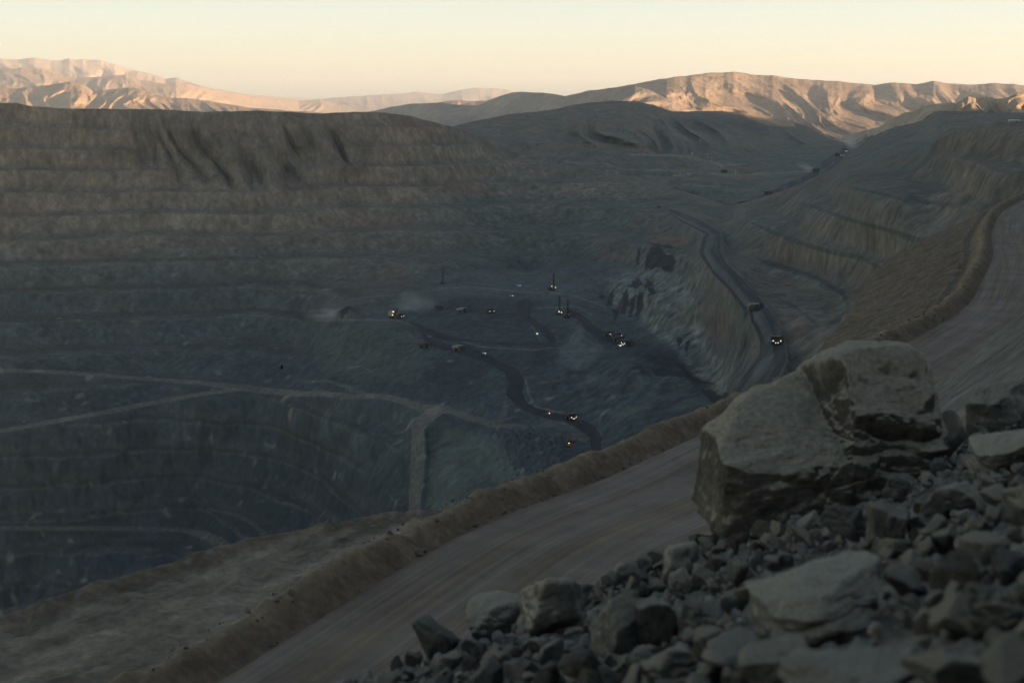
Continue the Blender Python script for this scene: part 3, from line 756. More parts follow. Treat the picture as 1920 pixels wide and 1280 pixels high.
def add_poly(bm, pts, x0, x1):
    """side profile in (y,z) swept from x0 to x1"""
    a = [bm.verts.new((x0, y, z)) for y, z in pts]
    b = [bm.verts.new((x1, y, z)) for y, z in pts]
    n = len(pts)
    bm.faces.new(a); bm.faces.new(b[::-1])
    for i in range(n): bm.faces.new((a[i], b[i], b[(i + 1) % n], a[(i + 1) % n]))

def obj(name, bm, m, parent=None, bevel=0.0):
    bmesh.ops.recalc_face_normals(bm, faces=bm.faces[:])
    me = bpy.data.meshes.new(name); bm.to_mesh(me); bm.free()
    me.materials.append(m)
    o = bpy.data.objects.new(name, me); COL.objects.link(o)
    if parent: o.parent = parent
    if bevel:
        b = o.modifiers.new('bevel', 'BEVEL'); b.width = bevel; b.segments = 2; b.limit_method = 'ANGLE'
    return o

def empty(name):
    o = bpy.data.objects.new(name, None); COL.objects.link(o); return o

def copy_thing(o, parent=None):
    c = o.copy(); COL.objects.link(c)
    if parent: c.parent = parent
    for ch in [x for x in bpy.data.objects if x.parent == o]:
        copy_thing(ch, c)
    return c

M_TRUCK = plain_mat('dusty_dark_truck_paint', (.045, .045, .043), .7)
M_PALE = plain_mat('pale_dusty_steel', (.22, .22, .20), .7)
M_TYRE = plain_mat('black_tyre_rubber', (.02, .02, .02), .9, .1)
M_GLASS = plain_mat('dark_cab_glass', (.02, .025, .03), .15, .5)
M_LAMP = lamp_mat('white_headlamp', (1.0, .88, .72), .5)
M_WARM = lamp_mat('warm_work_lamp', (1.0, .62, .26), .7)
M_RED = lamp_mat('red_marker_lamp', (1.0, .10, .05), .8)
M_DIM = lamp_mat('dim_parking_lamp', (1.0, .9, .75), .5)
M_MAST = plain_mat('dark_mast_steel', (.02, .023, .027), .7)
M_SHOVEL = plain_mat('pale_green_shovel_paint', (.27, .28, .19), .7)
M_ORANGE = plain_mat('orange_machine_paint', (.30, .09, .03), .6)
M_YELLOW = plain_mat('yellow_machine_paint', (.33, .22, .06), .6)
M_WHITE = plain_mat('white_paint', (.6, .6, .58), .5)
M_BIRD = plain_mat('black_feathers', (.006, .006, .007), .8, .1)

def lamp(parent, loc, r, m, name='headlight'):
    bm = bmesh.new(); add_cyl(bm, loc, r, .35, 'Y', 12); return obj(name, bm, m, parent)

def make_truck(body=M_TRUCK, lights=M_LAMP, low=True, lamp_r=.34):
    t = empty('haul_truck')
    bm = bmesh.new()
    add_box(bm, 0, .4, 2.6, 2.6, 11.5, 1.5); add_box(bm, 0, -5.2, 2.9, 7.6, 1.0, 1.7); add_box(bm, 0, -4.4, 4.3, 8.2, 2.6, .35)
    add_box(bm, 0, -5.75, 4.0, 3.0, .5, 2.2); add_bar(bm, (-3.9, -5.6, 2.0), (-3.3, -5.6, 4.4), .18); add_bar(bm, (3.9, -5.6, 2.0), (3.3, -5.6, 4.4), .18)
    for x in (-4, 4): add_bar(bm, (x, -5.6, 4.5), (x, -3.2, 5.4), .12)
    add_box(bm, 0, 3.6, 2.0, 5.6, 1.4, 1.4)
    obj('chassis', bm, M_TRUCK, t, .08)
    bm = bmesh.new()
    add_poly(bm, [(-2.6, 4.2), (5.8, 3.6), (7.2, 5.2), (6.9, 5.6), (4.0, 6.6), (-2.4, 7.0), (-6.3, 7.15), (-6.3, 6.75), (-3.2, 6.5)], -4.3, 4.3)
    for y in (-1.2, 1.0, 3.2): add_box(bm, 0, y, 5.4, 8.9, .35, 2.3)
    obj('dump_bed', bm, body, t, .08)
    bm = bmesh.new(); add_box(bm, 2.3, -3.9, 5.4, 2.3, 2.0, 1.9)
    cb = obj('cab', bm, M_TRUCK, t, .08)
    bm = bmesh.new(); add_box(bm, 2.3, -4.93, 5.7, 2.0, .06, .9); obj('windscreen', bm, M_GLASS, cb)
    for x, y, w in ((-3.5, -3.6, 1.3), (3.5, -3.6, 1.3), (-3.0, 3.6, 2.4), (3.0, 3.6, 2.4)):
        bm = bmesh.new(); add_cyl(bm, (x, y, 1.85), 1.85, w, 'X', 22)
        wh = obj('wheel', bm, M_TYRE, t, .15)
        bm = bmesh.new(); add_cyl(bm, (x + math.copysign(w / 2 + .03, x), y, 1.85), .9, .12, 'X', 16); obj('rim', bm, M_PALE, wh)
    if lights is not None:
        for x in (-3.1, 3.1): lamp(t, (x, -5.95, 3.5), lamp_r, lights)
        if low:
            for x in (-1.0, 1.0): lamp(t, (x, -6.15, 1.9), lamp_r * .85, lights)
    return t

def make_pickup(body=M_WHITE, lights=M_LAMP, lamp_r=.42):
    t = empty('pickup_truck')
    bm = bmesh.new(); add_box(bm, 0, 0, .85, 1.9, 5.3, .7); add_box(bm, -.9, 1.5, 1.3, .1, 2.1, .4); add_box(bm, .9, 1.5, 1.3, .1, 2.1, .4); add_box(bm, 0, 2.55, 1.3, 1.8, .1, .4)
    obj('body', bm, body, t, .06)
    bm = bmesh.new(); add_box(bm, 0, -.5, 1.6, 1.75, 2.2, .8, taper=(.85, .7)); obj('cab', bm, M_GLASS, t, .05)
    for x in (-.85, .85):
        for y in (-1.7, 1.7):
            bm = bmesh.new(); add_cyl(bm, (x, y, .42), .42, .3, 'X', 16); obj('wheel', bm, M_TYRE, t)
    if lights is not None:
        for x in (-.75, .75): lamp(t, (x, -2.7, .95), lamp_r, lights)
    return t

def make_rig(lights=True, h=24.0, w=1.5):
    t = empty('drill_rig')
    for x in (-2.2, 2.2):
        bm = bmesh.new(); add_poly(bm, [(-4.2, .9), (-3.6, 0), (3.6, 0), (4.2, .9), (3.6, 1.6), (-3.6, 1.6)], x - .5, x + .5); obj('crawler_track', bm, M_TYRE, t)
    bm = bmesh.new(); add_box(bm, 0, 1.0, 2.2, 5.2, 12.5, 1.0); add_box(bm, .4, 3.4, 4.0, 3.6, 6.0, 2.6); add_box(bm, -2.0, -4.2, 1.0, .5, .5, 2.0); add_box(bm, 2.0, -4.2, 1.0, .5, .5, 2.0)
    obj('machine_house', bm, M_TRUCK, t, .08)
    bm = bmesh.new(); add_box(bm, -1.4, -3.4, 4.1, 2.2, 2.2, 2.4); obj('cab', bm, M_PALE, t, .08)
    bm = bmesh.new()
    a = w / 2
    for x in (-a, a):
        for y in (-a, a): add_bar(bm, (x, -2.4 + y, 1.6), (x, -2.4 + y, h), .34)
    n = 10
    for i in range(n):
        z0, z1 = 1.6 + (h - 1.6) * i / n, 1.6 + (h - 1.6) * (i + 1) / n
        for y in (-a, a): add_bar(bm, (-a, -2.4 + y, z0), (a, -2.4 + y, z1), .24); add_bar(bm, (a, -2.4 + y, z0), (-a, -2.4 + y, z1), .24)
        for x in (-a, a): add_bar(bm, (x, -2.4 - a, z0), (x, -2.4 + a, z1), .24); add_bar(bm, (x, -2.4 + a, z0), (x, -2.4 - a, z1), .24)
    add_box(bm, 0, -2.4, h + .3, w + .8, w + .8, .8)
    add_cyl(bm, (0, -2.4, h * .45), .45, h * .85, 'Z', 10)
    obj('mast', bm, M_MAST, t)
    if lights:
        lamp(t, (-2.2, -4.8, 4.8), .55, M_LAMP, 'work_lamp'); lamp(t, (2.0, -4.6, 3.4), .5, M_WARM, 'work_lamp'); lamp(t, (1.4, .2, 6.0), .5, M_WARM, 'work_lamp')
    return t

def make_shovel():
    t = empty('mining_shovel')
    for x in (-3.2, 3.2):
        bm = bmesh.new(); add_poly(bm, [(-5, 1.2), (-4.2, 0), (4.2, 0), (5, 1.2), (4.2, 2.2), (-4.2, 2.2)], x - .9, x + .9); obj('crawler_track', bm, M_TYRE, t)
    bm = bmesh.new(); add_box(bm, 0, 2, 2.9, 7, 9, .9); add_box(bm, 0, 3.0, 6.2, 8.6, 9.5, 6.0); add_box(bm, 1.5, 5, 9.6, 3.0, 3.0, .9)
    obj('machine_house', bm, M_SHOVEL, t, .15)
    bm = bmesh.new(); add_box(bm, -3.3, -2.8, 7.4, 2.4, 2.2, 2.6); obj('cab', bm, M_PALE, t, .1)
    bm = bmesh.new()
    for x in (-1.1, 1.1): add_bar(bm, (x, -1.6, 3.8), (x * .5, -13.5, 14.0), .9)
    add_cyl(bm, (0, -13.5, 14.0), 1.1, 1.4, 'X', 18)
    add_bar(bm, (0, 2.0, 9.2), (0, -1.0, 13.0), .5); add_bar(bm, (0, -1.0, 13.0), (0, -13.5, 14.6), .25)
    obj('boom', bm, M_TRUCK, t)
    bm = bmesh.new(); add_bar(bm, (0, -4.5, 8.8), (0, -15.0, 4.8), .9); obj('dipper_arm', bm, M_TRUCK, t)
    bm = bmesh.new(); add_poly(bm, [(-14.6, 2.2), (-17.8, 1.6), (-18.2, 4.6), (-17.4, 5.4), (-14.6, 5.8)], -1.9, 1.9); obj('bucket', bm, M_TRUCK, t, .1)
    lamp(t, (-1.2, -1.9, 8.9), .75, M_LAMP, 'work_lamp'); lamp(t, (2.6, -1.9, 8.9), .65, M_RED, 'work_lamp'); lamp(t, (-3.3, -4.2, 5.0), .6, M_WARM, 'work_lamp')
    return t

def make_excavator(m=M_ORANGE):
    t = empty('excavator')
    for x in (-1.7, 1.7):
        bm = bmesh.new(); add_poly(bm, [(-3.2, .7), (-2.7, 0), (2.7, 0), (3.2, .7), (2.7, 1.3), (-2.7, 1.3)], x - .4, x + .4); obj('crawler_track', bm, M_TYRE, t)
    bm = bmesh.new(); add_box(bm, 0, .8, 2.6, 3.6, 5.4, 2.0); add_box(bm, 0, 3.2, 2.9, 3.8, 1.4, 2.2); obj('machine_house', bm, m, t, .1)
    bm = bmesh.new(); add_box(bm, -1.1, -1.6, 3.1, 1.3, 1.9, 2.2); obj('cab', bm, M_GLASS, t, .08)
    bm = bmesh.new(); add_bar(bm, (.4, -1.6, 2.8), (.4, -5.0, 6.6), .7); add_bar(bm, (.4, -5.0, 6.6), (.4, -8.2, 6.0), .6); obj('boom', bm, m, t)
    bm = bmesh.new(); add_bar(bm, (.4, -7.9, 6.4), (.4, -9.6, 2.4), .5); obj('dipper_arm', bm, m, t)
    bm = bmesh.new(); add_poly(bm, [(-9.9, 2.6), (-10.4, 1.2), (-9.4, .4), (-8.3, .8), (-8.9, 2.4)], -.5, 1.3); obj('bucket', bm, M_TRUCK, t)
    lamp(t, (-1.1, -2.7, 4.1), .3, M_WARM, 'work_lamp')
    return t

def make_dozer(m=M_ORANGE, lights=True):
    t = empty('bulldozer')
    for x in (-1.6, 1.6):
        bm = bmesh.new(); add_poly(bm, [(-2.6, .6), (-2.2, 0), (2.4, 0), (2.9, .8), (2.2, 1.7), (-1.9, 1.2)], x - .35, x + .35); obj('crawler_track', bm, M_TYRE, t)
    bm = bmesh.new(); add_box(bm, 0, -.8, 1.7, 1.9, 3.0, 1.3); add_box(bm, 0, 1.6, 1.6, 2.4, 1.6, 1.2); obj('body', bm, m, t, .08)
    bm = bmesh.new(); add_box(bm, 0, .8, 3.0, 1.9, 1.7, 1.5); obj('cab', bm, M_GLASS, t, .08)
    bm = bmesh.new(); add_poly(bm, [(-3.5, .2), (-3.2, .2), (-3.0, 1.0), (-3.2, 2.0), (-3.5, 2.0), (-3.35, 1.0)], -2.5, 2.5); add_bar(bm, (-1.7, -3.2, .7), (-1.7, .2, .8), .25); add_bar(bm, (1.7, -3.2, .7), (1.7, .2, .8), .25); obj('blade', bm, m, t)
    if lights:
        for x in (-.7, .7): lamp(t, (x, -.1, 3.9), .3, M_WARM, 'work_lamp')
    return t

def make_light_tower(m=M_LAMP, r=.8, h=7.0):
    t = empty('light_tower')
    bm = bmesh.new(); add_box(bm, 0, 0, .9, 1.5, 2.6, 1.2); add_cyl(bm, (-.8, 0, .4), .4, .25); add_cyl(bm, (.8, 0, .4), .4, .25); obj('generator', bm, M_WHITE, t)
    bm = bmesh.new(); add_bar(bm, (0, 0, 1.4), (0, 0, h), .25); add_bar(bm, (-1, 0, h), (1, 0, h), .2); obj('mast', bm, M_MAST, t)
    lamp(t, (0, -.3, h), r, m, 'lamp')
    return t

# where each machine stands: (kind, u, v, heading in degrees from facing the camera, label)
LIST = [
    ('truck', 1455, 645, 6, 'dark haul truck with four lit headlights descending the wide curved haul road', 'pit'),
    ('truck', 1071, 786, 35, 'dark haul truck with bright headlights at the lower end of the dark pit-floor road', 'pit'),
    ('pickup_o', 1027, 777, 150, 'small vehicle glowing orange on the dark road behind the lower haul truck', 'pit'),
    ('truck', 1142, 630, 40, 'dark haul truck with lit lamps, highest of the convoy beside the pale cliff', 'pit'),
    ('truck', 1156, 634, 40, 'dark haul truck with lit headlights in the middle of the convoy by the cliff', 'pit'),
    ('truck_off', 1160, 640, 40, 'unlit dark haul truck directly below the lit trucks of the convoy', 'pit'),
    ('pickup', 1161, 649, 30, 'tiny light vehicle with paired headlights leading the convoy below the pale cliff', 'pit'),
    ('truck', 1176, 648, -50, 'dark haul truck with one bright lamp at the right end of the convoy', 'pit'),
    ('truck2', 920, 587, 20, 'lone dark haul truck with two lit headlights on the flat upper pit floor', 'pit'),
    ('pickup', 1007, 626, 0, 'small vehicle with white headlights on the dark patch below the drill rigs', 'pit'),
    ('truck_pale', 866, 586, 70, 'pale unlit haul truck crossing the upper pit floor beside the dust cloud', 'pit'),
    ('truck_off', 823, 581, 90, 'dark unlit haul truck half veiled in dust on the upper pit floor', 'pit'),
    ('truck2', 749, 597, 60, 'dark haul truck being loaded beside the pale mining shovel', 'pit'),
    ('truck_off', 793, 652, 60, 'dark haul truck parked on the pale pad at the head of the dark road', 'pit'),
    ('truck_pale', 858, 657, 65, 'pale-bedded haul truck on the dark road left of its bend', 'pit'),
    ('truck_pale', 1413, 582, 10, 'pale haul truck with empty bed halfway up the wide curved haul road', 'pit'),
    ('pickup_dim', 973, 536, 60, 'tiny light vehicle parked behind the far drill rigs by the back wall', 'pit'),
    ('pickup_dim', 959, 555, 70, 'tiny white vehicle in front of the far bench, left of the paired drill rigs', 'pit'),
    ('pickup_dim', 908, 663, 40, 'tiny vehicle with one dim lamp beside the dark pit-floor road', 'pit'),
    ('shovel', 737, 596, 25, 'pale green mining shovel with lit work lamps at the left of the pit floor', 'pit'),
    ('rig_off', 831, 533, 180, 'unlit drill rig with tall dark mast standing alone at the left of the far bench', 'pit'),
    ('rig', 1036, 545, 100, 'drill rig with tall thin mast and lamp on the bench under the back wall', 'pit'),
    ('rig', 1047, 590, 30, 'drill rig with lit cab and warm lamps, left of the two standing together', 'pit'),
    ('rig_off', 1063, 596, 160, 'unlit drill rig with slim dark mast, right of the two standing together', 'pit'),
    ('excavator', 1072, 828, -75, 'orange excavator on the small red pad near the near pit edge', 'pit'),
    ('dozer', 1066, 838, 60, 'orange bulldozer with warm lamps just below the orange excavator', 'pit'),
    ('dozer_y', 1446, 379, 40, 'yellow bulldozer with lamps beside the upper haul road', 'valley'),
    ('truck_off', 1440, 366, 60, 'dark haul truck on the dark upper road next to the yellow bulldozer', 'valley'),
    ('truck', 1586, 285, 10, 'farthest haul truck with lit headlights coming through the dusty gap', 'valley'),
    ('truck', 1577, 293, 10, 'haul truck with lit headlights leading down the dark road from the gap', 'valley'),
    ('truck_off', 1570, 292, 190, 'unlit haul truck climbing the dark road toward the dusty gap', 'valley'),
    ('truck_off', 1530, 323, 60, 'dark haul truck trailing pale dust where the upper road bends', 'valley'),
    ('truck_off', 1358, 324, 80, 'lone dark haul truck on the terraces below the round hill', 'valley'),
    ('tower', 1297, 294, 0, 'brightest white light tower at the foot of the round hill', 'valley'),
    ('tower_s', 1327, 296, 0, 'small light tower right of the brightest one below the round hill', 'valley'),
    ('tower_s', 1335, 302, 0, 'small light tower at the start of the pale service track', 'valley'),
    ('tower_s', 1379, 326, 0, 'small light tower right of the lone dark haul truck on the terraces', 'valley'),
    ('dozer', 1237, 389, 90, 'orange bulldozer on the brown flat left of the road switchback', 'pit'),
    ('dozer', 1098, 275, 90, 'left one of two tiny red machines far below the round hill', 'valley'),
    ('dozer', 1116, 275, 80, 'right one of two tiny red machines far below the round hill', 'valley'),
]
for kind, u, v, hd, lb, where in LIST:
    if where == 'pit' and not kind.startswith('tower'):
        PADS.append((u, v, 5.0 if kind.startswith(('pickup', 'dozer')) else 9.0))
PIT = pit()

KINDS = {
    'truck': (lambda: make_truck(), 'haul truck', 'haul trucks working in and around the pit'),
    'truck2': (lambda: make_truck(low=False), 'haul truck', 'haul trucks working in and around the pit'),
    'truck_off': (lambda: make_truck(lights=None), 'haul truck', 'haul trucks working in and around the pit'),
    'truck_pale': (lambda: make_truck(M_PALE, None), 'haul truck', 'haul trucks working in and around the pit'),
    'pickup': (lambda: make_pickup(), 'pickup truck', 'light vehicles in the pit'),
    'pickup_o': (lambda: make_pickup(M_ORANGE, M_WARM, .6), 'pickup truck', 'light vehicles in the pit'),
    'pickup_dim': (lambda: make_pickup(M_WHITE, M_DIM, .3), 'pickup truck', 'light vehicles in the pit'),
    'shovel': (make_shovel, 'mining shovel', None),
    'rig': (lambda: make_rig(True), 'drill rig', 'drill rigs with tall masts'),
    'rig_off': (lambda: make_rig(False, 23., 1.2), 'drill rig', 'drill rigs with tall masts'),
    'excavator': (make_excavator, 'excavator', None),
    'dozer': (lambda: make_dozer(M_ORANGE), 'bulldozer', 'bulldozers on the benches'),
    'dozer_y': (lambda: make_dozer(M_YELLOW), 'bulldozer', 'bulldozers on the benches'),
    'tower': (lambda: make_light_tower(M_LAMP, .55), 'light tower', 'light towers below the round hill'),
    'tower_s': (lambda: make_light_tower(M_DIM, .5), 'light tower', 'light towers below the round hill'),
}
PROTO = {}
PPROJ = {'pit': (PIT, project(PIT)), 'valley': (VALLEY, project(VALLEY))}
for kind, u, v, hd, lb, where in LIST:
    fn, cat, grp = KINDS[kind]
    if kind not in PROTO:
        PROTO[kind] = o = fn()
    else:
        o = copy_thing(PROTO[kind])
    P, (pu, pv) = PPROJ[where]
    d = (pu - u) ** 2 + (pv - v) ** 2 + np.where(P[..., 1] < 300, 1e9, 0)
    p = P.reshape(-1, 3)[np.argmin(d)]
    o.location = (p[0], p[1], p[2] + .05)
    az = math.atan2(p[0], p[1])
    o.rotation_euler = (0, 0, -az + math.radians(hd))
    tag(o, lb, cat, grp)
# sheds on the far right skyline
def shed(u, v, L, lb):
    P, (pu, pv) = PPROJ['pit']
    p = P.reshape(-1, 3)[np.argmin((pu - u) ** 2 + (pv - v) ** 2)]
    t = empty('site_shed')
    bm = bmesh.new(); add_box(bm, 0, 0, .2, L, 4, 2.2); obj('wall', bm, M_PALE, t)
    bm = bmesh.new(); add_poly(bm, [(-2.3, 1.3), (2.3, 1.3), (2.3, 1.45), (0, 2.0), (-2.3, 1.45)], -L / 2 - .4, L / 2 + .4); obj('roof', bm, M_WHITE, t)
    bm = bmesh.new(); add_box(bm, L * .2, -2.02, .2, 1.2, .08, 1.9); obj('door', bm, M_TRUCK, t)
    t.location = (p[0], p[1] + 10, p[2] + .4)
    tag(t, lb, 'shed', None)
shed(1908, 230, 9, 'long white site shed on the dark ridge at the far right skyline')

# ------------------------------------------------------------------ dust clouds
def dust(u, v, D, rx, rz, dens, lb, seed, tilt=0.0):
    x, t = ray(u, v)
    bm = bmesh.new(); bmesh.ops.create_icosphere(bm, subdivisions=3, radius=1.0)
    m = bpy.data.materials.new('dust_cloud_air'); m.use_nodes = True
    N, L = m.node_tree.nodes, m.node_tree.links
    N.remove(N['Principled BSDF'])
    pv = N.new('ShaderNodeVolumePrincipled')
    pv.inputs['Color'].default_value = (.82, .82, .80, 1)
    co = N.new('ShaderNodeTexCoord')
    ln = N.new('ShaderNodeVectorMath'); ln.operation = 'LENGTH'; L.new(co.outputs['Object'], ln.inputs[0])
    fo = N.new('ShaderNodeMapRange'); fo.inputs['From Min'].default_value = .95; fo.inputs['From Max'].default_value = .1
    L.new(ln.outputs['Value'], fo.inputs['Value'])
    ns = N.new('ShaderNodeTexNoise'); ns.inputs['Scale'].default_value = 1.8; ns.inputs['Detail'].default_value = 4
    ad = N.new('ShaderNodeVectorMath'); ad.operation = 'ADD'; ad.inputs[1].default_value = (seed * 3.1, 0, 0)
    L.new(co.outputs['Object'], ad.inputs[0]); L.new(ad.outputs[0], ns.inputs['Vector'])
    mr = N.new('ShaderNodeMapRange'); mr.inputs['From Min'].default_value = .38; mr.inputs['From Max'].default_value = .66
    L.new(ns.outputs['Fac'], mr.inputs['Value'])
    mu = N.new('ShaderNodeMath'); mu.operation = 'MULTIPLY'; L.new(fo.outputs[0], mu.inputs[0]); L.new(mr.outputs[0], mu.inputs[1])
    m2 = N.new('ShaderNodeMath'); m2.operation = 'MULTIPLY'; m2.inputs[1].default_value = dens; L.new(mu.outputs[0], m2.inputs[0])
    L.new(m2.outputs[0], pv.inputs['Density'])
    L.new(pv.outputs[0], N['Material Output'].inputs['Volume'])
    o = obj('dust_cloud', bm, m)
    o.location = (x * D, D, t * D); o.scale = (rx, rx * .8, rz); o.rotation_euler = (0, tilt, 0)
    tag(o, lb, 'dust cloud', None, 'stuff')
dust(1600, 268, 3350, 36, 26, .05, 'pale dust hanging over the haul road at the gap in the hills', 1, .5)
dust(1512, 314, 2930, 30, 9, .045, 'low dust trail behind the dark truck on the upper road', 2, .45)
dust(775, 573, 1990, 40, 24, .022, 'faint dust rising behind the pale mining shovel', 3)
dust(622, 590, 2000, 42, 12, .028, 'pale dust drifting over the left edge of the pit floor', 4)

# ------------------------------------------------------------------ near haul road, its berm, the ledge outside it and the slope inside
ROAD_Z = -30.0
EDGE = np.array([(-44., 18.), (-30, 44), (-16.2, 71), (-3.6, 99), (8, 115.5), (17, 130), (35.5, 158.5), (55, 191), (72, 223), (86, 258), (104, 306), (126, 372), (160, 460), (215, 570), (300, 700)])

def catmull(pts, n=40):
    out = []
    p = np.concatenate([[2 * pts[0] - pts[1]], pts, [2 * pts[-1] - pts[-2]]])
    for i in range(1, len(p) - 2):
        t = np.linspace(0, 1, n, endpoint=False)[:, None]
        a, b, c, d = p[i - 1], p[i], p[i + 1], p[i + 2]
        out.append(.5 * ((2 * b) + (-a + c) * t + (2 * a - 5 * b + 4 * c - d) * t ** 2 + (-a + 3 * b - 3 * c + d) * t ** 3))
    return np.concatenate(out)

MAT_NEAR = terrain_mat('near_slope_soil', scales=((.35, .25), (1.6, .25)), bump=(.9, .22), det=4)
def road_mat():
    m, t, b = new_mat('packed_haul_road', .9, .15)
    N, L = t.nodes, t.links
    ar = N.new('ShaderNodeAttribute'); ar.attribute_name = 'along'
    ac = N.new('ShaderNodeAttribute'); ac.attribute_name = 'across'
    cb = N.new('ShaderNodeCombineXYZ')
    def mul(s, k):
        n = N.new('ShaderNodeMath'); n.operation = 'MULTIPLY'; n.inputs[1].default_value = k
        L.new(s, n.inputs[0]); return n.outputs[0]
    L.new(mul(ar.outputs['Fac'], .012), cb.inputs[0]); L.new(mul(ac.outputs['Fac'], .42), cb.inputs[1])
    n1 = N.new('ShaderNodeTexNoise'); n1.inputs['Scale'].default_value = 1.0; n1.inputs['Detail'].default_value = 3; n1.inputs['Roughness'].default_value = .6
    L.new(cb.outputs[0], n1.inputs['Vector'])
    cb2 = N.new('ShaderNodeCombineXYZ')
    L.new(mul(ar.outputs['Fac'], .03), cb2.inputs[0]); L.new(mul(ac.outputs['Fac'], 2.6), cb2.inputs[1])
    n2 = N.new('ShaderNodeTexNoise'); n2.inputs['Scale'].default_value = 1.0; n2.inputs['Detail'].default_value = 4
    L.new(cb2.outputs[0], n2.inputs['Vector'])
    cr = N.new('ShaderNodeValToRGB'); L.new(n1.outputs['Fac'], cr.inputs[0])
    e = cr.color_ramp.elements
    e[0].position = .36; e[0].color = (.205, .160, .112, 1)
    e[1].position = .62; e[1].color = (.208, .170, .140, 1)
    k = e.new(.45); k.color = (.165, .128, .094, 1)
    k = e.new(.54); k.color = (.185, .150, .124, 1)
    mr = N.new('ShaderNodeMapRange'); mr.inputs['From Min'].default_value = .3; mr.inputs['From Max'].default_value = .7
    mr.inputs['To Min'].default_value = .84; mr.inputs['To Max'].default_value = 1.16
    L.new(n2.outputs['Fac'], mr.inputs['Value'])
    n3 = N.new('ShaderNodeTexNoise'); n3.inputs['Scale'].default_value = .16; n3.inputs['Detail'].default_value = 8; n3.inputs['Roughness'].default_value = .7
    co = N.new('ShaderNodeTexCoord'); L.new(co.outputs['Object'], n3.inputs['Vector'])
    mr2 = N.new('ShaderNodeMapRange'); mr2.inputs['From Min'].default_value = .3; mr2.inputs['From Max'].default_value = .7
    mr2.inputs['To Min'].default_value = .74; mr2.inputs['To Max'].default_value = 1.26
    L.new(n3.outputs['Fac'], mr2.inputs['Value'])
    s1 = N.new('ShaderNodeVectorMath'); s1.operation = 'SCALE'; L.new(cr.outputs[0], s1.inputs[0]); L.new(mr.outputs[0], s1.inputs['Scale'])
    s2 = N.new('ShaderNodeVectorMath'); s2.operation = 'SCALE'; L.new(s1.outputs[0], s2.inputs[0]); L.new(mr2.outputs[0], s2.inputs['Scale'])
    L.new(s2.outputs[0], b.inputs['Base Color'])
    bp = N.new('ShaderNodeBump'); bp.inputs['Strength'].default_value = .8; bp.inputs['Distance'].default_value = .12
    L.new(n2.outputs['Fac'], bp.inputs['Height']); L.new(bp.outputs[0], b.inputs['Normal'])
    return m
MAT_ROAD = road_mat()
ROAD_W = 15.5

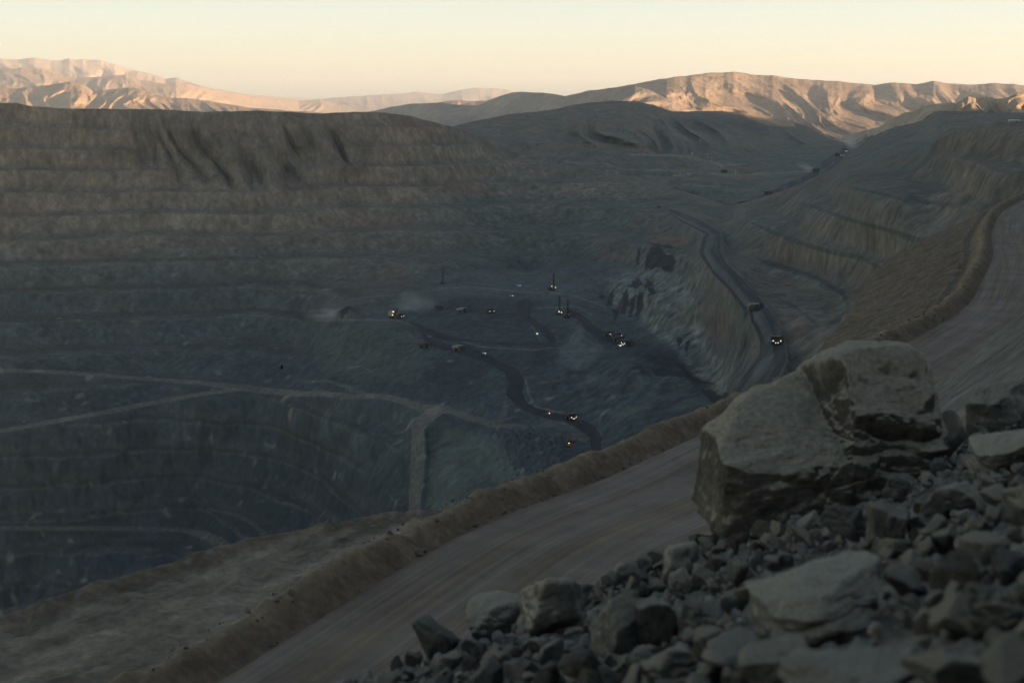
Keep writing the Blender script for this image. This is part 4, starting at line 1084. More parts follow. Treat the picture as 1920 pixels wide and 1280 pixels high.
def near_road():
    c = catmull(EDGE, 60)
    seg = np.hypot(*np.diff(c, axis=0).T); arc = np.concatenate([[0], np.cumsum(seg)])
    ss = []
    s = 0.0
    while s < arc[-1]:
        ss.append(s); s += .45 + .0022 * s
    ss = np.array(ss)
    cx, cy = np.interp(ss, arc, c[:, 0]), np.interp(ss, arc, c[:, 1])
    tx, ty = np.gradient(cx, ss), np.gradient(cy, ss)
    for _ in range(12):
        tx = np.convolve(np.pad(tx, 6, 'edge'), np.ones(13) / 13, 'valid'); ty = np.convolve(np.pad(ty, 6, 'edge'), np.ones(13) / 13, 'valid')
    L = np.hypot(tx, ty); tx /= L; ty /= L
    nx, ny = -ty, tx                                              # outward, away from the camera
    off = np.concatenate([np.arange(-52, -20, 1.0), np.arange(-20, -14, .4), np.arange(-14, 0, .35), np.arange(0, 7.5, .17), np.arange(7.5, 40, .42), np.arange(40, 75, 1.5)])
    S, O = np.meshgrid(ss, off, indexing='ij')
    X = cx[:, None] + nx[:, None] * O; Y = cy[:, None] + ny[:, None] * O
    yy = cy[:, None]
    wob = .6 * noise2(S / 7., S * 0 + 1, 201) + .35 * noise2(S / 2.3, S * 0, 202)
    z = np.zeros_like(O)
    # inside: toe strip, then the bench face rising to the rubble where the camera stands
    si = -O - ROAD_W - 2.2
    z += np.where(si > 0, np.minimum(si * .93, 22.5 + .0 * si), 0) + np.where(si > 0, 1, 0) * (.5 * fbm2(X / 5., Y / 5., 4, 205)) * np.clip(si / 4, 0, 1)
    z += .06 * noise2(S / 9., O / 1.2, 206) * ((O < 0) & (si < 0))
    # berm
    hgt = 1.5 + .75 * noise2(S / 12., S * 0 + 5, 207) + .5 * noise2(S / 4., S * 0 + 2, 208)
    ob = O + wob * .5
    up = sstep(0, 2.3, ob); dn = sstep(2.5, 5.4, ob)
    ledge = -1.6 - 2.4 * sstep(150, 90, yy)
    berm = hgt * up * (1 - dn) + dn * ledge
    rough = (.42 * fbm2(X / 2.2, Y / 2.2, 3, 211) + .18 * np.clip(noise2(X / .8, Y / .8, 212), 0, 1)) * np.clip(ob / 1.0, 0, 1)
    z += np.where(O > 0, berm + rough, 0)
    # ledge width outside the berm, then the drop into the pit
    wl = pl([(0, 40), (60, 38), (78, 30.5), (90, 27.5), (100, 23.5), (108, 18.5), (112, 12), (117, 6.8), (125, 5.8), (165, 5.8), (185, 10), (205, 19), (230, 26), (300, 30), (700, 34)], yy) + 1.1 * noise2(S / 9., S * 0 + 9, 213) + .5 * noise2(S / 3., S * 0 + 4, 214)
    apron = sstep(170, 205, yy)                                   # further on, a loose fill slope instead of a ledge
    over = np.clip(O - 6.5, 0, None)
    z -= np.where(O > 6.5, apron * .50 * over + (1 - apron) * .06 * over, 0)
    z += np.where(O > 6.5, (.30 + .25 * apron) * fbm2(X / 5., Y / 5., 3, 215), 0)
    lip = (1 - apron) * .65 * np.exp(-((O - wl + 1.6) / 1.3) ** 2) * sstep(118, 106, yy) * (1 + .5 * noise2(S / 2., O / 2., 216))
    z += lip
    z -= np.where(O > wl, 1.55 * (O - wl), 0)
    Z = ROAD_Z + z
    P = np.stack([X, Y, Z], -1)
    tan = np.array((.205, .158, .108)); brown = np.array((.132, .102, .074)); palec = np.array((.178, .150, .115)); grey = np.array((.125, .122, .112))
    col = np.ones(P.shape) * brown
    n = fbm2(X / 3.5, Y / 3.5, 4, 221)
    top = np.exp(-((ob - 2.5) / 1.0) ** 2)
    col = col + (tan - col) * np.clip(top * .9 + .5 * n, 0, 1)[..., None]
    lm = sstep(6.6, 8.5, O) * (1 - sstep(wl - 2.6, wl - 1.2, O))
    st = fbm2((X * .55 + Y * .84) / 16., (X * .84 - Y * .55) / 3.0, 4, 223)
    lc = palec * (1 + .6 * st + .35 * fbm2(X / 2.2, Y / 2.2, 3, 229))[..., None]
    col = col + (lc - col) * (lm * (1 - apron))[..., None]
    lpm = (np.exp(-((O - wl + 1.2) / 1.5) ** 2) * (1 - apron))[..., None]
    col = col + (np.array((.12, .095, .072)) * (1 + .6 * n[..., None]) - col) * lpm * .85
    ac = np.array((.118, .092, .067)) * (1 + .45 * fbm2(X / 3., Y / 3., 4, 225) + .3 * noise2(S / 5., O / 16., 226))[..., None]
    col = col + (ac - col) * (sstep(6, 8, O) * apron)[..., None]
    col = col + (np.array((.100, .086, .072)) * (1 + .5 * n[..., None]) - col) * sstep(-2.2, -.8, si)[..., None]
    col = col + (grey * (1 + .5 * n[..., None]) - col) * sstep(3, 9, si)[..., None]
    peb = sstep(.34, .5, noise2(X / .55, Y / .55, 227)) * ((O > 0) | (si > -1.4))
    col = col + (np.array((.21, .19, .165)) - col) * (peb * .6)[..., None]
    col = np.clip(col, .02, .5)
    cls = np.zeros((P.shape[0] - 1, P.shape[1] - 1), int)
    oc = (off[:-1] + off[1:]) / 2
    cls[:, (oc > -ROAD_W - 1.2) & (oc < .25)] = 1
    cls[:, (oc >= .25) & (oc < 6.4)] = 2
    cls[:, oc >= 6.4] = 3
    S2 = S + 0.0
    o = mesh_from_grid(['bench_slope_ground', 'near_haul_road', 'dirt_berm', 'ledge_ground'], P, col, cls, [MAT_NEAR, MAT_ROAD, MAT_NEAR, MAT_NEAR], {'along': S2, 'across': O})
    tag(o[0], kind='structure'); tag(o[1], kind='structure'); tag(o[3], kind='structure')
    tag(o[2], 'long brown earth berm along the outer edge of the near haul road', 'berm')
    o[2]['kind'] = 'structure'
near_road()

# ------------------------------------------------------------------ rubble in front of the camera
RC = []                                                           # (u, v of the ground, distance)
for u, v, d in ((690, 1295, 14), (860, 1240, 14), (1000, 1190, 14.5), (1150, 1105, 15.5), (1310, 1005, 17), (1500, 985, 17.5), (1700, 945, 18), (1780, 900, 17.5), (1850, 840, 16.5), (1930, 770, 16.5),
                (1300, 1150, 12.5), (1500, 1120, 11), (1700, 1060, 10.5), (1900, 980, 10.5), (1920, 1290, 5.2), (1700, 1290, 5.8), (1500, 1290, 6.8), (1200, 1290, 9.5), (950, 1290, 12.3), (1600, 1200, 7.6), (1850, 1130, 7.4), (1300, 1240, 9.5), (2100, 1290, 4.8), (2100, 900, 12)):
    x, t = ray(u, v); RC.append((x * d, d, t * d))
RC = np.array(RC)
_A = np.stack([np.ones(len(RC)), RC[:, 0], RC[:, 1], RC[:, 0] * RC[:, 1], RC[:, 0] ** 2, RC[:, 1] ** 2], -1)
_k = np.linalg.lstsq(_A, RC[:, 2], rcond=None)[0]
def rub(x, y):
    """height of the rubble bed"""
    x = np.asarray(x, float); y = np.asarray(y, float)
    x_ = np.clip(x, -4, 9); y_ = np.clip(y, 3.5, 20)
    z = _k[0] + _k[1] * x_ + _k[2] * y_ + _k[3] * x_ * y_ + _k[4] * x_ ** 2 + _k[5] * y_ ** 2
    crest = pl([(-30, 12), (-4.5, 14.2), (.5, 15.5), (2.3, 18.2), (6, 20.5), (9, 19.5), (30, 19)], x)
    return z - .9 * np.clip(y - crest, 0, None) - .35 * np.clip(-4 - x, 0, None) + .1 * np.clip(3.5 - y, 0, None) + .12 * np.clip(x - 9, 0, None)

def hit(u, v):
    """point on the rubble bed seen at pixel (u, v)"""
    x, t = ray(u, v)
    ys = np.linspace(3.0, 24, 900)
    f = t * ys - rub(x * ys, ys)
    i = np.argmax(f <= 0) if (f <= 0).any() else int(np.argmin(np.abs(f)))
    y = ys[i]
    return np.array((x * y, y, float(rub(x * y, y))))

def rubble_bed():
    xs = np.arange(-16, 24, .13); ys = np.concatenate([np.arange(-14, 3, .35), np.arange(3, 24, .1), np.arange(24, 40, .5)])
    X, Y = np.meshgrid(xs, ys)
    Z = rub(X, Y) - .08 + .10 * fbm2(X / .7, Y / .7, 4, 301) + .05 * noise2(X / .16, Y / .16, 305)
    wall = np.clip(-3.5 - Y - .15 * X + .6 * noise2(X / 4., Y / 4., 307), 0, None)
    Z = Z + np.where(wall > 0, np.minimum(wall * 1.9, 19), 0) * 1.0 + np.where(wall > 0, .5 * fbm2(X / 2., Y / 2. + Z / 3., 4, 309), 0)
    P = np.stack([X, Y, Z], -1)
    n = fbm2(X / .5, Y / .5, 4, 311)
    col = np.array((.155, .147, .128)) * (1 + .7 * n)[..., None]
    o = mesh_from_grid('rubble_ground', P, np.clip(col, .02, .4), None, terrain_mat('rubble_grit', scales=((3., .3), (14., .4)), bump=(12., .05)))
    tag(o, kind='structure')
rubble_bed()

def rock_mat(name, c, c2, big=1.0, bedding=0.0, dust=None):
    m, t, b = new_mat(name, .9, .2)
    N, L = t.nodes, t.links
    co = N.new('ShaderNodeTexCoord')
    oi = N.new('ShaderNodeObjectInfo')
    ad = N.new('ShaderNodeVectorMath'); ad.operation = 'ADD'
    sc_ = N.new('ShaderNodeVectorMath'); sc_.operation = 'SCALE'; sc_.inputs['Scale'].default_value = 37.
    cb = N.new('ShaderNodeCombineXYZ'); L.new(oi.outputs['Random'], cb.inputs[0]); L.new(cb.outputs[0], sc_.inputs[0])
    L.new(co.outputs['Object'], ad.inputs[0]); L.new(sc_.outputs[0], ad.inputs[1])
    n = N.new('ShaderNodeTexNoise'); n.inputs['Scale'].default_value = 1.6 * big; n.inputs['Detail'].default_value = 7; n.inputs['Roughness'].default_value = .62
    L.new(ad.outputs[0], n.inputs['Vector'])
    cr = N.new('ShaderNodeMapRange'); cr.inputs['From Min'].default_value = .35; cr.inputs['From Max'].default_value = .68
    L.new(n.outputs['Fac'], cr.inputs['Value'])
    mx = N.new('ShaderNodeMix'); mx.data_type = 'RGBA'; mx.inputs[6].default_value = (*c2, 1); mx.inputs[7].default_value = (*c, 1)
    L.new(cr.outputs[0], mx.inputs[0])
    r = N.new('ShaderNodeMapRange'); r.inputs['To Min'].default_value = .72; r.inputs['To Max'].default_value = 1.28
    L.new(oi.outputs['Random'], r.inputs['Value'])
    g = N.new('ShaderNodeTexNoise'); g.inputs['Scale'].default_value = 22. * big; g.inputs['Detail'].default_value = 5; g.inputs['Roughness'].default_value = .7
    L.new(ad.outputs[0], g.inputs['Vector'])
    gm = N.new('ShaderNodeMapRange'); gm.inputs['From Min'].default_value = .3; gm.inputs['From Max'].default_value = .7; gm.inputs['To Min'].default_value = .7; gm.inputs['To Max'].default_value = 1.3
    L.new(g.outputs['Fac'], gm.inputs['Value'])
    wv = N.new('ShaderNodeVectorMath'); wv.operation = 'MULTIPLY_ADD'; wv.inputs[1].default_value = (.9 / big,) * 3; L.new(n.outputs['Color'], wv.inputs[0]); L.new(ad.outputs[0], wv.inputs[2])
    vo = N.new('ShaderNodeTexVoronoi'); vo.feature = 'DISTANCE_TO_EDGE'; vo.inputs['Scale'].default_value = 1.7 * big; L.new(wv.outputs[0], vo.inputs['Vector'])
    ck = N.new('ShaderNodeMapRange'); ck.inputs['From Max'].default_value = .016; ck.inputs['To Min'].default_value = .5
    cm = N.new('ShaderNodeMapRange'); cm.inputs['From Min'].default_value = .48; cm.inputs['From Max'].default_value = .56; cm.inputs['To Max'].default_value = .05; L.new(n.outputs['Fac'], cm.inputs['Value'])
    ca = N.new('ShaderNodeMath'); ca.operation = 'ADD'; L.new(vo.outputs['Distance'], ca.inputs[0]); L.new(cm.outputs[0], ca.inputs[1]); L.new(ca.outputs[0], ck.inputs['Value'])
    gk = N.new('ShaderNodeMath'); gk.operation = 'MULTIPLY'; L.new(gm.outputs[0], gk.inputs[0]); L.new(ck.outputs[0], gk.inputs[1])
    rg = N.new('ShaderNodeMath'); rg.operation = 'MULTIPLY'; L.new(r.outputs[0], rg.inputs[0]); L.new(gk.outputs[0], rg.inputs[1])
    s = N.new('ShaderNodeVectorMath'); s.operation = 'SCALE'; L.new(mx.outputs[2], s.inputs[0]); L.new(rg.outputs[0], s.inputs['Scale'])
    if dust:                                                      # upper faces paler: settled dust, with the brighter top light painted in
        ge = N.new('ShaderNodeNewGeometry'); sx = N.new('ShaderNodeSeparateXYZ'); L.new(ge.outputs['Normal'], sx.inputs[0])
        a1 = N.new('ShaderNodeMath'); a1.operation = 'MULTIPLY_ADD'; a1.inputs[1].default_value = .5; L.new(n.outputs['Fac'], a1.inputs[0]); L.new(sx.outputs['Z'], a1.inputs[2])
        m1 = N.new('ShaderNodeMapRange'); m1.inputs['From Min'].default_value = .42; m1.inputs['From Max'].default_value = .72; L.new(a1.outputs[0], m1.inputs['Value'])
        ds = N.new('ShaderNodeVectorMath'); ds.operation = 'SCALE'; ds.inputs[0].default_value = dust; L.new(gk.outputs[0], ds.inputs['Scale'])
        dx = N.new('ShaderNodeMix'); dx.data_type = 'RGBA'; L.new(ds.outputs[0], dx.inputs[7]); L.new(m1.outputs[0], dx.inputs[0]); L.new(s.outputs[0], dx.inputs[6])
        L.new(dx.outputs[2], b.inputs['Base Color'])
    else:
        L.new(s.outputs[0], b.inputs['Base Color'])
    n2 = N.new('ShaderNodeTexNoise'); n2.inputs['Scale'].default_value = 5.0 * big; n2.inputs['Detail'].default_value = 8; n2.inputs['Roughness'].default_value = .68
    mp = N.new('ShaderNodeMapping'); mp.inputs['Scale'].default_value = (1, 1, 1 + bedding); L.new(ad.outputs[0], mp.inputs['Vector']); L.new(mp.outputs[0], n2.inputs['Vector'])
    bp = N.new('ShaderNodeBump'); bp.inputs['Strength'].default_value = 1.0; bp.inputs['Distance'].default_value = .085 / big
    L.new(n2.outputs['Fac'], bp.inputs['Height']); L.new(bp.outputs[0], b.inputs['Normal'])
    return m
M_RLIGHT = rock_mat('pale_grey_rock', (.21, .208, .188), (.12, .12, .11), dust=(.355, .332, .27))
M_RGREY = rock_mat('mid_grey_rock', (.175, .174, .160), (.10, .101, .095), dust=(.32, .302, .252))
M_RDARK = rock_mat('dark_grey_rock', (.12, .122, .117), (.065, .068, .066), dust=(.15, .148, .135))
M_RBROWN = rock_mat('brownish_rock', (.165, .145, .12), (.09, .08, .066))

def sphere_dirs(sub):
    bm = bmesh.new(); bmesh.ops.create_icosphere(bm, subdivisions=sub, radius=1.0)
    v = np.array([w.co[:] for w in bm.verts]); f = [[q.index for q in p.verts] for p in bm.faces]
    bm.free(); return v, f
DIRS = {s: sphere_dirs(s) for s in (2, 4, 5)}

def hull_radius(d, planes, soft=70.0, kmin=.74):
    """radial extent of a convex block given as planes (nx,ny,nz,dist), slightly rounded edges"""
    pn = np.array([p[:3] for p in planes], float); pd = np.array([p[3] for p in planes], float)
    ln = np.linalg.norm(pn, axis=1); pn /= ln[:, None]; pd = pd / ln
    k = d @ pn.T / pd                                             # 1/r per plane
    k = np.maximum(k, kmin)
    m = k.max(1, keepdims=True)
    return 1.0 / (m[:, 0] * (np.mean((k / m) ** soft, 1) * len(pn)) ** (1 / soft))

def warp(d, amp, frq, sd):
    w = np.stack([fbm3(d[:, 0] * frq + 7 * k, d[:, 1] * frq, d[:, 2] * frq, 3, sd + k * 5) for k in range(3)], -1)
    w = d + amp * w
    return w / np.linalg.norm(w, axis=1)[:, None]

def rand_planes(rng, n=9):
    out = []
    for i in range(n):
        v = rng.normal(size=3); v /= np.linalg.norm(v)
        out.append((*v, rng.uniform(.48, .95)))
    for ax in range(3):
        for s in (-1, 1):
            v = np.zeros(3); v[ax] = s; v += rng.normal(size=3) * .3
            out.append((*v, rng.uniform(.75, 1.0)))
    return out

def rock_verts(rng, sub, rough=.05):
    d, f = DIRS[sub]
    sd = int(rng.integers(1, 9999))
    r = hull_radius(warp(d, .10, 2.8, sd + 50) if sub > 2 else d, rand_planes(rng))
    r = r * (1 + rough * 1.5 * fbm3(d[:, 0] * 1.9, d[:, 1] * 1.9, d[:, 2] * 1.9, 4, sd) + rough * .7 * np.abs(noise3(d[:, 0] * 5, d[:, 1] * 5, d[:, 2] * 5, sd + 7)))
    r = r + rough * 1.6 * np.clip(np.abs(noise3(d[:, 0] * 1.4, d[:, 1] * 1.4, d[:, 2] * 1.4, sd + 3)) * 7 - .5, -.5, 0)
    r = r + rough * .6 * np.round(noise3(d[:, 0] * 2.6, d[:, 1] * 2.6, d[:, 2] * 2.6, sd + 5) * 4) / 3
    return d * r[:, None], f

def make_mesh(name, v, f, m, smooth=True):
    me = bpy.data.meshes.new(name); me.from_pydata(v.tolist(), [], f)
    me.polygons.foreach_set('use_smooth', np.full(len(f), smooth, bool))
    me.materials.append(m); return me

rng = np.random.default_rng(11)
ROCKMESH = {}
for nm, m in (('light', M_RLIGHT), ('grey', M_RGREY), ('dark', M_RDARK), ('brown', M_RBROWN)):
    ROCKMESH[nm] = [make_mesh('rock', *rock_verts(rng, 4), m) for _ in range(9)]

def put_rock(nm, i, loc, size, rot, label, group=None, flat=(1, 1, .75), name='rock', mesh=None):
    o = bpy.data.objects.new(name, mesh or ROCKMESH[nm][i % 9]); COL.objects.link(o)
    o.location = loc; o.scale = [size * k for k in flat]; o.rotation_euler = rot
    tag(o, label, 'rock', group)
    return o

# the great boulder: a lower block with a pale sloping top and a taller block behind on its right
def boulder():
    d, f = sphere_dirs(7)
    k = 18.0 / F
    def pt(u, v): return (u - 1540) * k, (830 - v) * k
    # local axes: x right, y away, z up, origin inside both blocks (pixel 1590, 850)
    lower = [(.02, -1, .05, .72), (-1, -.05, .05, 1.9), (-.12, -.6, 1, .516), (-.58, 0, .6, 1.186), (-.38, .05, 1.03, 1.26), (0, 1, .1, 1.2), (1, -.1, .1, 1.2), (.55, .1, -2.6, 1.75), (1, -.2, -.6, 1.33), (-.55, -.9, .05, 1.55), (.1, -1, -.4, 1.15)]
    upper = [(-1, -.35, .22, .52), (.0, -.8, .75, .96), (.12, -1, .02, .64), (0, .05, 1, 1.46), (-.6, .1, 1, 1.5), (.9, 0, 1, 2.12), (1, -.1, .22, 1.19), (0, 1, .1, 1.15), (0, 0, -1, .9), (.7, -.8, .3, 1.18)]
    dw = warp(d, .085, 4.5, 431)
    r1 = hull_radius(dw, lower, 90, .3); r2 = hull_radius(dw, upper, 90, .3)
    r = np.maximum(r1, r2)
    v = d * r[:, None]
    x, y, z = v.T
    front = sstep(.15, -.55, d[:, 1] + .25 * d[:, 2])
    # stepped bedding breaks
    bed = noise3(x * .7, y * .7, (z + .18 * x) * 5.5, 401)
    stp = np.clip(bed * 5, -1, 1)
    cr = -np.exp(-(((z + .06 * x - 1.20 + .05 * noise2(x * 3, y, 402)) / .05) ** 2)) * sstep(.05, .4, x + .2 * noise2(x * 4, z * 2, 404)) * sstep(.98, .8, x) * (y < .25)
    cr2 = -np.exp(-(((z + .12 * x - .42 + .10 * noise2(x * 2, y, 403)) / .06) ** 2)) * sstep(-.05, .15, x) * front
    cell = noise3(x * 2.1, y * 2.1, z * 2.6, 421)
    chip = np.clip(np.abs(noise3(x * 1.3, y * 1.3, z * 1.6, 423)) * 9 - .25, -.25, 0)      # sharp cracks
    low = sstep(.0, -.12, z) * front
    disp = .05 * stp * front * (x > -.2) + .15 * cr + .15 * cr2 + .08 * fbm3(x * .9, y * .9, z * .9, 3, 405) + .045 * fbm3(x * 3, y * 3, z * 4.5, 4, 407) + .022 * np.abs(noise3(x * 9, y * 9, z * 14, 411)) + .12 * chip * (.3 + .7 * front) + .07 * np.round(cell * 4) / 4 * front
    disp = disp + low * (.06 * fbm3(x * 2.2, y * 2.2, z * 1.1, 3, 425))
    under = sstep(.42, .22, z + .1 * x) * sstep(-.05, .2, x) * front * .05 + sstep(-.55, -.8, z - .2 * x) * front * .04
    r = r + disp - under
    v = d * r[:, None]
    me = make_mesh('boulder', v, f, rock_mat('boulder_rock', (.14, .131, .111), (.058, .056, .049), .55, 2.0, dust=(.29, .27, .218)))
    o = bpy.data.objects.new('boulder', me); COL.objects.link(o)
    x0, t0 = ray(1590, 850)
    o.location = (x0 * 18.3 + .10, 18.3, t0 * 18.3); o.scale = (.97, .97, .97)
    tag(o, 'huge two-stepped pale boulder with dark front face standing beside the haul road', 'boulder')
boulder()

# single rocks: colour, u, v of the middle of the foot, width px, height px, label
HERO = [
    ('light', 1032, 1190, 168, 118, 'large pale rounded boulder at the road edge, broad and low'),
    ('grey', 925, 1190, 120, 66, 'slanting grey slab wedged left of the large pale rounded boulder'),
    ('dark', 820, 1228, 90, 70, 'dark brown-grey rock at the lower left end of the rubble'),
    ('grey', 875, 1225, 42, 42, 'small pale block tucked between the dark brown-grey rock and the slab'),
    ('light', 1158, 1225, 105, 128, 'tall faceted pale rock right of the large rounded boulder'),
    ('grey', 1220, 1205, 105, 100, 'grey rock with a peaked top leaning on the tall faceted rock'),
    ('grey', 1310, 1185, 92, 84, 'square grey block with a dark right side in the middle of the rubble'),
    ('light', 1283, 1085, 76, 82, 'upright pale oval rock near the lower left corner of the great boulder'),
    ('grey', 1381, 1095, 42, 62, 'narrow upright grey rock among small stones under the great boulder'),
    ('dark', 1595, 1010, 95, 66, 'dark rounded rock at the foot of the great boulder'),
    ('light', 1665, 1020, 90, 116, 'pale leaning slab with a shadowed right side below the great boulder'),
    ('light', 1562, 1185, 270, 120, 'very large blurred pale slab in the middle right of the rubble'),
    ('grey', 1870, 800, 110, 100, 'dark blocky rock with a shadowed hollow beside the road at far right'),
    ('light', 1895, 880, 130, 70, 'broad pale rock under the dark blocky rock at far right'),
    ('light', 1780, 855, 52, 80, 'pale upright rock pressed against the right side of the great boulder'),
    ('dark', 1690, 930, 66, 46, 'small dark rock at the right foot of the great boulder'),
    ('grey', 1640, 1300, 240, 80, 'wide blurred grey rock at the bottom of the view'),
    ('light', 1480, 1275, 170, 80, 'pale wedge-shaped rock near the bottom, left of the wide blurred one'),
    ('brown', 1805, 1105, 96, 76, 'rounded brownish rock high in the right part of the rubble'),
    ('light', 1850, 1060, 80, 66, 'pale rounded rock just above the brownish one'),
    ('light', 1890, 1185, 120, 66, 'pale blurred rock at the right edge of the view'),
    ('dark', 1900, 1085, 90, 60, 'dark wedge of rock at the right edge above the pale blurred one'),
    ('light', 1800, 1300, 170, 70, 'pale blurred rock at the lower right corner'),
    ('grey', 1410, 1250, 150, 66, 'low grey slab below the square grey block'),
    ('light', 1255, 1275, 130, 64, 'low pale rock at the bottom edge below the tall faceted rock'),
    ('brown', 1098, 1270, 90, 60, 'rounded brownish rock in shade under the large pale boulder'),
    ('light', 1795, 960, 110, 70, 'flat pale slab tilted up right of the great boulder'),
    ('dark', 1755, 965, 88, 44, 'dark slanting slab beside the flat pale one'),
    ('light', 1440, 1130, 80, 50, 'small pale rock among stones in the middle of the rubble'),
    ('brown', 1395, 1130, 40, 36, 'little brownish stone left of the very large blurred slab'),
]
hr = np.random.default_rng(5)
for i, (nm, u, v, w, h, lb) in enumerate(HERO):
    p = hit(u, v)
    k = p[1] / F
    sx, sz = w * k / 1.75, h * k / 1.62
    me = make_mesh('rock', *rock_verts(hr, 5 if w > 80 else 4, .07), {'light': M_RLIGHT, 'grey': M_RGREY, 'dark': M_RDARK, 'brown': M_RBROWN}[nm])
    put_rock(nm, i, (p[0], p[1] + sx * .4, p[2] + sz * .5), 1.0, (hr.uniform(-.15, .15), hr.uniform(-.2, .2), hr.uniform(-.4, .4)), lb, 'single large rocks of the rubble', (sx, sx * hr.uniform(.8, 1.0), sz), mesh=me)

# medium rocks
RUB_POLY = np.array([(690, 1290), (800, 1215), (900, 1180), (1010, 1150), (1130, 1095), (1240, 1020), (1310, 1000), (1500, 1000), (1700, 940), (1790, 850), (1840, 775), (1930, 700), (1960, 1300), (690, 1300)], float)
KINDLAB = {'light': ('medium pale grey broken rock lying in the rubble', 'medium pale rocks in the rubble'), 'grey': ('medium mid-grey broken rock lying in the rubble', 'medium grey rocks in the rubble'),
           'dark': ('medium dark broken rock lying in the rubble', 'medium dark rocks in the rubble'), 'brown': ('medium brownish broken rock lying in the rubble', 'medium brownish rocks in the rubble')}
n = 0
placed = [(u, v - h * .4, max(w, h) * .42) for _, u, v, w, h, _ in HERO]
tries = 0
while n < 262 and tries < 60000:
    tries += 1
    u, v = rng.uniform(690, 1960), rng.uniform(700, 1300)
    if polymask(np.array([u]), np.array([v]), RUB_POLY, .01)[0] < .5: continue
    p = hit(u, v)
    size = float(np.clip(rng.lognormal(-1.58, .45), .09, .46))
    spx = size * F / p[1]
    if any((u - a) ** 2 + (v - b) ** 2 < (c + spx * .24) ** 2 for a, b, c in placed): continue
    placed.append((u, v, spx * .26))
    nm = rng.choice(['light', 'grey', 'dark', 'brown'], p=[.46, .34, .12, .08])
    put_rock(nm, int(rng.integers(9)), (p[0], p[1], p[2] + size * .22), size * .62, tuple(rng.uniform(-3.1, 3.1, 3)), *KINDLAB[nm], (1, rng.uniform(.7, 1), rng.uniform(.6, .9)))
    n += 1

# small stones nobody could count: on the rubble bed and along the road edges
def stones(name, label, pts, sizes, m, seed):
    r = np.random.default_rng(seed)
    base = [rock_verts(r, 2, .08) for _ in range(10)]
    V, Fc, off = [], [], 0
    fs = np.array(base[0][1])
    for p, s in zip(pts, sizes):
        v = base[int(r.integers(10))][0]
        R = np.array(Euler(tuple(r.uniform(-3, 3, 3))).to_matrix())
        V.append((v * (s * r.uniform(.6, 1, 3))) @ R.T + p); Fc.append(fs + off); off += len(v)
    V = np.concatenate(V); Fc = np.concatenate(Fc)
    me = bpy.data.meshes.new(name)
    me.vertices.add(len(V)); me.vertices.foreach_set('co', V.astype(np.float32).ravel())
    me.loops.add(Fc.size); me.loops.foreach_set('vertex_index', Fc.astype(np.int32).ravel())
    me.polygons.add(len(Fc)); me.polygons.foreach_set('loop_start', np.arange(0, Fc.size, 3, dtype=np.int32)); me.polygons.foreach_set('loop_total', np.full(len(Fc), 3, np.int32))
    me.update(calc_edges=True); me.materials.append(m); me.polygons.foreach_set('use_smooth', np.zeros(len(Fc), bool))
    o = bpy.data.objects.new(name, me); COL.objects.link(o)
    tag(o, label, 'gravel', None, 'stuff')

pts, sz = [], []
while len(pts) < 5200:
    x, y = rng.uniform(-6, 14), rng.uniform(3.2, 21) if rng.random() < .8 else rng.uniform(12, 21)
    pts.append((x, y, float(rub(x, y)))); sz.append(float(np.clip(rng.lognormal(-3.05, .5), .02, .13)))
stones('gravel', 'small grey stones filling the gaps of the rubble slope', np.array(pts), sz, rock_mat('small_stone_grey', (.32, .308, .272), (.155, .151, .138), 1.5), 3)

pts, sz = [], []
_c = catmull(EDGE, 60); _sg = np.hypot(*np.diff(_c, axis=0).T); _ar = np.concatenate([[0], np.cumsum(_sg)])
_n = np.stack([-np.gradient(_c[:, 1]), np.gradient(_c[:, 0])], -1); _n /= np.linalg.norm(_n, axis=1)[:, None]
for i in range(3400):
    s_ = rng.uniform(45, 260); k = int(np.searchsorted(_ar, s_))
    inner = rng.random() < .72
    o_ = -(ROAD_W + 1.2 + abs(rng.normal()) * 1.6) if inner else rng.choice([.3 + abs(rng.normal()) * .5, 6.6 + abs(rng.normal()) * 1.2])
    si = -o_ - ROAD_W - 2.2
    zz = ROAD_Z + (max(0, si) * .93 if inner else (.15 if o_ < 4 else -2.0 - 2.0 * float(sstep(150, 90, _c[k, 1]))))
    if rng.random() < .14:
        o_ = rng.uniform(1.2, 3.6); zz = ROAD_Z + 1.5 * float(sstep(0, 2.3, o_) * (1 - sstep(2.5, 5.4, o_))) + .05
    pts.append((_c[k, 0] + _n[k, 0] * o_, _c[k, 1] + _n[k, 1] * o_, zz)); sz.append(float(np.clip(rng.lognormal(-2.3, .5), .05, .38)))
stones('loose_stones', 'loose stones scattered along both edges of the near haul road', np.array(pts), sz, rock_mat('dusty_road_stone', (.20, .165, .125), (.12, .1, .08)), 8)

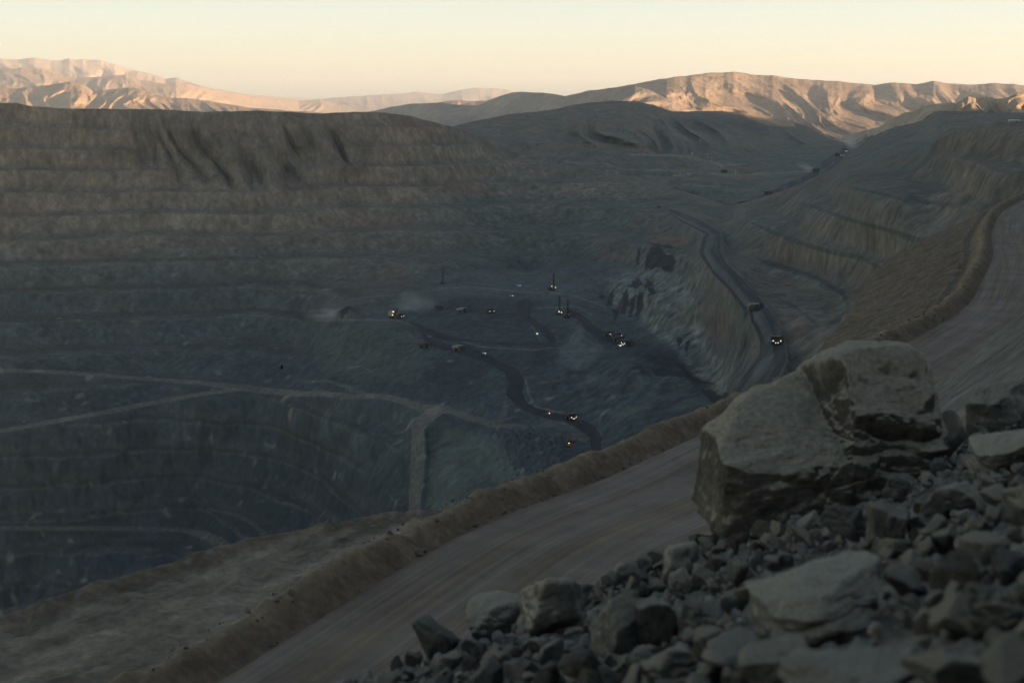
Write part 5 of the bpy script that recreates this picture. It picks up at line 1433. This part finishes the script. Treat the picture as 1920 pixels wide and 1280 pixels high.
# bird over the pit
def bird():
    x, t = ray(528, 689); D = 300.0
    o_ = empty('bird')
    bm = bmesh.new()
    bmesh.ops.create_uvsphere(bm, u_segments=14, v_segments=10, radius=1.0)
    for v in bm.verts:
        v.co.x *= .42; v.co.y *= .15 * (1 - .25 * abs(v.co.x)); v.co.z *= .15
    add_poly(bm, [(-.06, -.01), (.06, -.01), (.05, .02), (-.05, .02)], -.62, -.3)
    obj('body', bm, M_BIRD, o_)
    for s in (-1, 1):
        bm = bmesh.new()
        prof = [(.20, 0, .02), (.26, .28, .14), (.12, .52, .24), (-.20, .62, .20), (-.16, .30, .14), (-.22, 0, .02)]
        a = [bm.verts.new((x_, s * y_, z_ + .018)) for x_, y_, z_ in prof]; b = [bm.verts.new((x_, s * y_, z_ - .018)) for x_, y_, z_ in prof]
        bm.faces.new(a); bm.faces.new(b[::-1])
        for i in range(6): bm.faces.new((a[i], b[i], b[(i + 1) % 6], a[(i + 1) % 6]))
        obj('wing', bm, M_BIRD, o_)
    o_.location = (x * D, D, t * D); o_.rotation_euler = (.9, .3, .5)
    tag(o_, 'small black bird flying over the left side of the pit', 'bird')
bird()

# ------------------------------------------------------------------ haze
def haze():
    bm = bmesh.new(); add_box(bm, 0, 20500, 0, 1, 1, 1)
    for v in bm.verts:
        v.co.x = 33000 if v.co.x > 0 else -33000
        v.co.y = 46000 if v.co.y > 20500 else -6500
        v.co.z = 1130 if v.co.z > 0 else -1000
    m = bpy.data.materials.new('haze_air'); m.use_nodes = True
    N, L = m.node_tree.nodes, m.node_tree.links
    N.remove(N['Principled BSDF'])
    pv = N.new('ShaderNodeVolumePrincipled')
    pv.inputs['Color'].default_value = (.82, .90, .97, 1)
    pv.inputs['Density'].default_value = HAZE_DENSITY
    pv.inputs['Anisotropy'].default_value = .2
    L.new(pv.outputs[0], N['Material Output'].inputs['Volume'])
    m.cycles.homogeneous_volume = True if hasattr(m.cycles, 'homogeneous_volume') else None
    o = obj('haze', bm, m)
    tag(o, 'thin air haze between the camera and the far mountains', 'haze', None, 'stuff')
haze()
